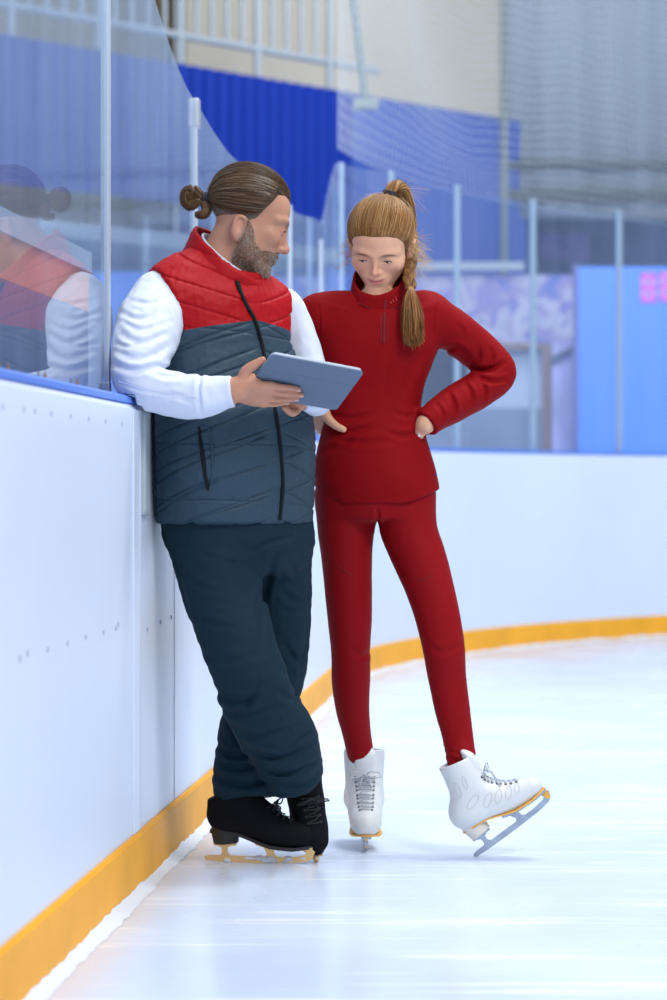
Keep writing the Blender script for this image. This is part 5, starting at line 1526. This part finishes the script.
creases(gt, 5.90, [(((322, 424), (345, 434), (372, 428)), .007, .006), (((424, 428), (405, 437), (384, 434)), .007, .006), (((326, 414), (350, 420), (380, 414)), .007, .004), (((420, 414), (404, 418), (390, 412)), .006, .003),
            (((470, 366), (485, 371), (505, 362)), .006, 0.0086), (((474, 374), (488, 382), (508, 380)), .006, 0.0073), (((476, 345), (478, 358), (472, 368)), .006, 0.0061), (((490, 348), (492, 360), (486, 370)), .005, 0.0049),
            (((462, 382), (470, 396), (468, 408)), .006, 0.0073), (((446, 394), (452, 406), (452, 418)), .006, 0.0073), (((432, 403), (440, 414), (440, 424)), .005, 0.0049), (((478, 378), (484, 392), (482, 404)), .005, 0.0061),
            (((440, 352), (458, 350), (470, 362)), .006, 0.0061), (((437, 303), (432, 322), (431, 345)), .0028, .0035), (((424, 350), (410, 372), (400, 398)), .010, .003), (((322, 452), (340, 448), (352, 440)), .008, .004),
            (((318, 305), (320, 325), (318, 345)), .0028, .003), (((455, 326), (462, 336), (460, 346)), .006, .003), (((392, 345), (384, 375), (380, 400)), .012, .002), (((316, 484), (375, 499), (440, 484)), .0022, .0022), (((330, 436), (360, 444), (400, 440)), .008, .004)])
gt.disp(lambda P: .0012 * noise(P, 45, 1) + .0006 * noise(P, 120, 3), gt.bounds()[0], gt.bounds()[1])
top = gt.obj('training_top', M_CRIM, girl, h=.0034, smooth=1)
gn = np.array([-.10, -.70, .71]); gn /= np.linalg.norm(gn)
gc = ring_collar(W(380, 322, 5.85), W(379.5, 268, 5.832), .084, .062, .006, top=(W(379.5, 273.5, 5.83), gn))
gc.disp(lambda P: .0016 * noise(P, 70, 2), *gc.bounds())
col_ = gc.obj('collar', M_CRIM, top, h=.003, smooth=1)
def on(fld, pts): return [q[0] + q[1] * .0006 for q in (fld.ray(x, y) for x, y in pts)]
zq = on(gc, ((385.5, 300), (385, 306), (384.8, 310))) + on(gt, ((384.5, 316), (384.2, 325), (384, 343)))
m = MB(); m.tube(zq, .0024, 6); m.build('half_zip', M_CRIMD, top, True)
for x in (381.3, 388):
    m = MB(); m.tube(on(gt, ((x, 317), (x - .2, 330), (x - .4, 343))), .0010, 6); m.build('placket_seam', M_CRIMD, top, True)
m = MB(); m.tube(crv(on(gc, ((352, 299), (362, 305), (374, 309), (386, 310), (398, 307), (408, 300))), 3), .0011, 6); m.build('collar_seam', M_CRIMD, top, True)
# three small slanted bars on the collar and a tiny tab near the hem
M_TONE = mat('crimson_print', (0.50, 0.03, 0.05), .6)
for i, h_ in enumerate((2.0, 3.2, 4.4)):
    a = on(gc, ((391.5 + 2.6 * i, 303.5 - 1.2 * i), (390 + 2.6 * i, 303.5 - 1.2 * i - h_))); m = MB(); m.tube(a, .0016, 6); m.build('chest_mark', M_TONE, top, True)
p, n = gt.ray(435.5, 474.5); m = MB(); m.box(tuple(p), (.0075, .003, .004)); m.build('hem_mark', mat('mark_blue', (.03, .06, .28), .6), top)

# --- leggings
M_LEG = mat('crimson_leggings', (0.250, 0.0014, 0.0045), 0.68, 0.14, bump=(500, 0.06))
gg = Field()
gg.add(Loft([prow(520, 322, 430, GY, .70, -5), prow(505, 318, 433, GY, .72, -5), prow(485, 318, 434, GY, .72, -5), prow(465, 322, 427, GY, .70, -5)], round_=.01))
gg.add(Tube(*A(gl_leg), cap=(None, 0.0)), .014); gg.add(Tube(*A(gr_leg), cap=(None, 0.0)), .014)
creases(gg, 5.88, [(((376, 506), (377, 518), (377.5, 534)), .005, .004), (((333, 742), (357, 747), (374, 742)), .0025, .0025), (((438, 742), (458, 747), (478, 740)), .0025, .0025), (((352, 648), (362, 655), (371, 650)), .007, .003),
            (((424, 640), (440, 648), (462, 640)), .008, .003), (((340, 745), (358, 754), (374, 750)), .004, .004), (((442, 748), (460, 756), (478, 748)), .004, .004)])
gg.disp(lambda P: .0007 * noise(P, 60, 2) + .0004 * noise(P, 150, 1), *gg.bounds())
leg = gg.obj('leggings', M_LEG, girl, h=.0036, smooth=1)
for pts in (((338, 565), (350, 574), (369, 578)), ((416, 580), (430, 577), (445, 562))):
    m = MB(); m.tube(crv(on(gg, pts), 4), .0008, 6); m.build('seam', M_CRIMD, leg, True)

# --- white skates
GF1 = Frame((W(364.5, 850, 5.85)[0], 6.02, 0.0005), rot(-89, 0, 0), 0.95)
skate(girl, GF1, 'skate', False, .12, 1.16)
def heel_frame(px, py, y, tilt, toward, s):
    a, b = math.radians(tilt), toward
    fx = np.array([math.cos(a), -b, math.sin(a)]); fx /= np.linalg.norm(fx)
    fz = np.array([-math.sin(a), .04, math.cos(a)]); fz -= fx * (fz @ fx); fz /= np.linalg.norm(fz)
    f = Frame((0, 0, 0), np.column_stack([fx, np.cross(fz, fx), fz]), s); t = W(px, py, y); f.t = t - f.w((-.018, 0, .003)); return f
GF2 = heel_frame(476.5, 857.2, 5.735, 37.5, .08, .885)
boot2, B2 = skate(girl, GF2, 'skate', False, .42, 1.1)
M_EMB = mat('emboss_line', (.60, .60, .58), .55)
for x, y, w_, h_, sl in ((473, 802, 4.2, 7.5, .55), (488, 800, 3.6, 7.6, .3), (498.5, 796.5, 3.2, 7.2, .15), (508.5, 792.5, 3.0, 6.6, .05), (517, 788, 2.6, 5.6, 0), (458, 790, 2.4, 7.5, -.35), (465, 783, 2.0, 6.5, -.3)):
    try:
        pts = [B2.ray(x + w_ * math.cos(a) - sl * h_ * math.sin(a), y + h_ * math.sin(a)) for a in np.linspace(0, 2 * math.pi, 14, endpoint=False)]
        if max(q[0][1] for q in pts) < 6.2:
            m = MB(); m.tube([q[0] + q[1] * .0002 for q in pts], .0008, 5, True); m.build('vent_outline', M_EMB, boot2, True)
    except ValueError: pass
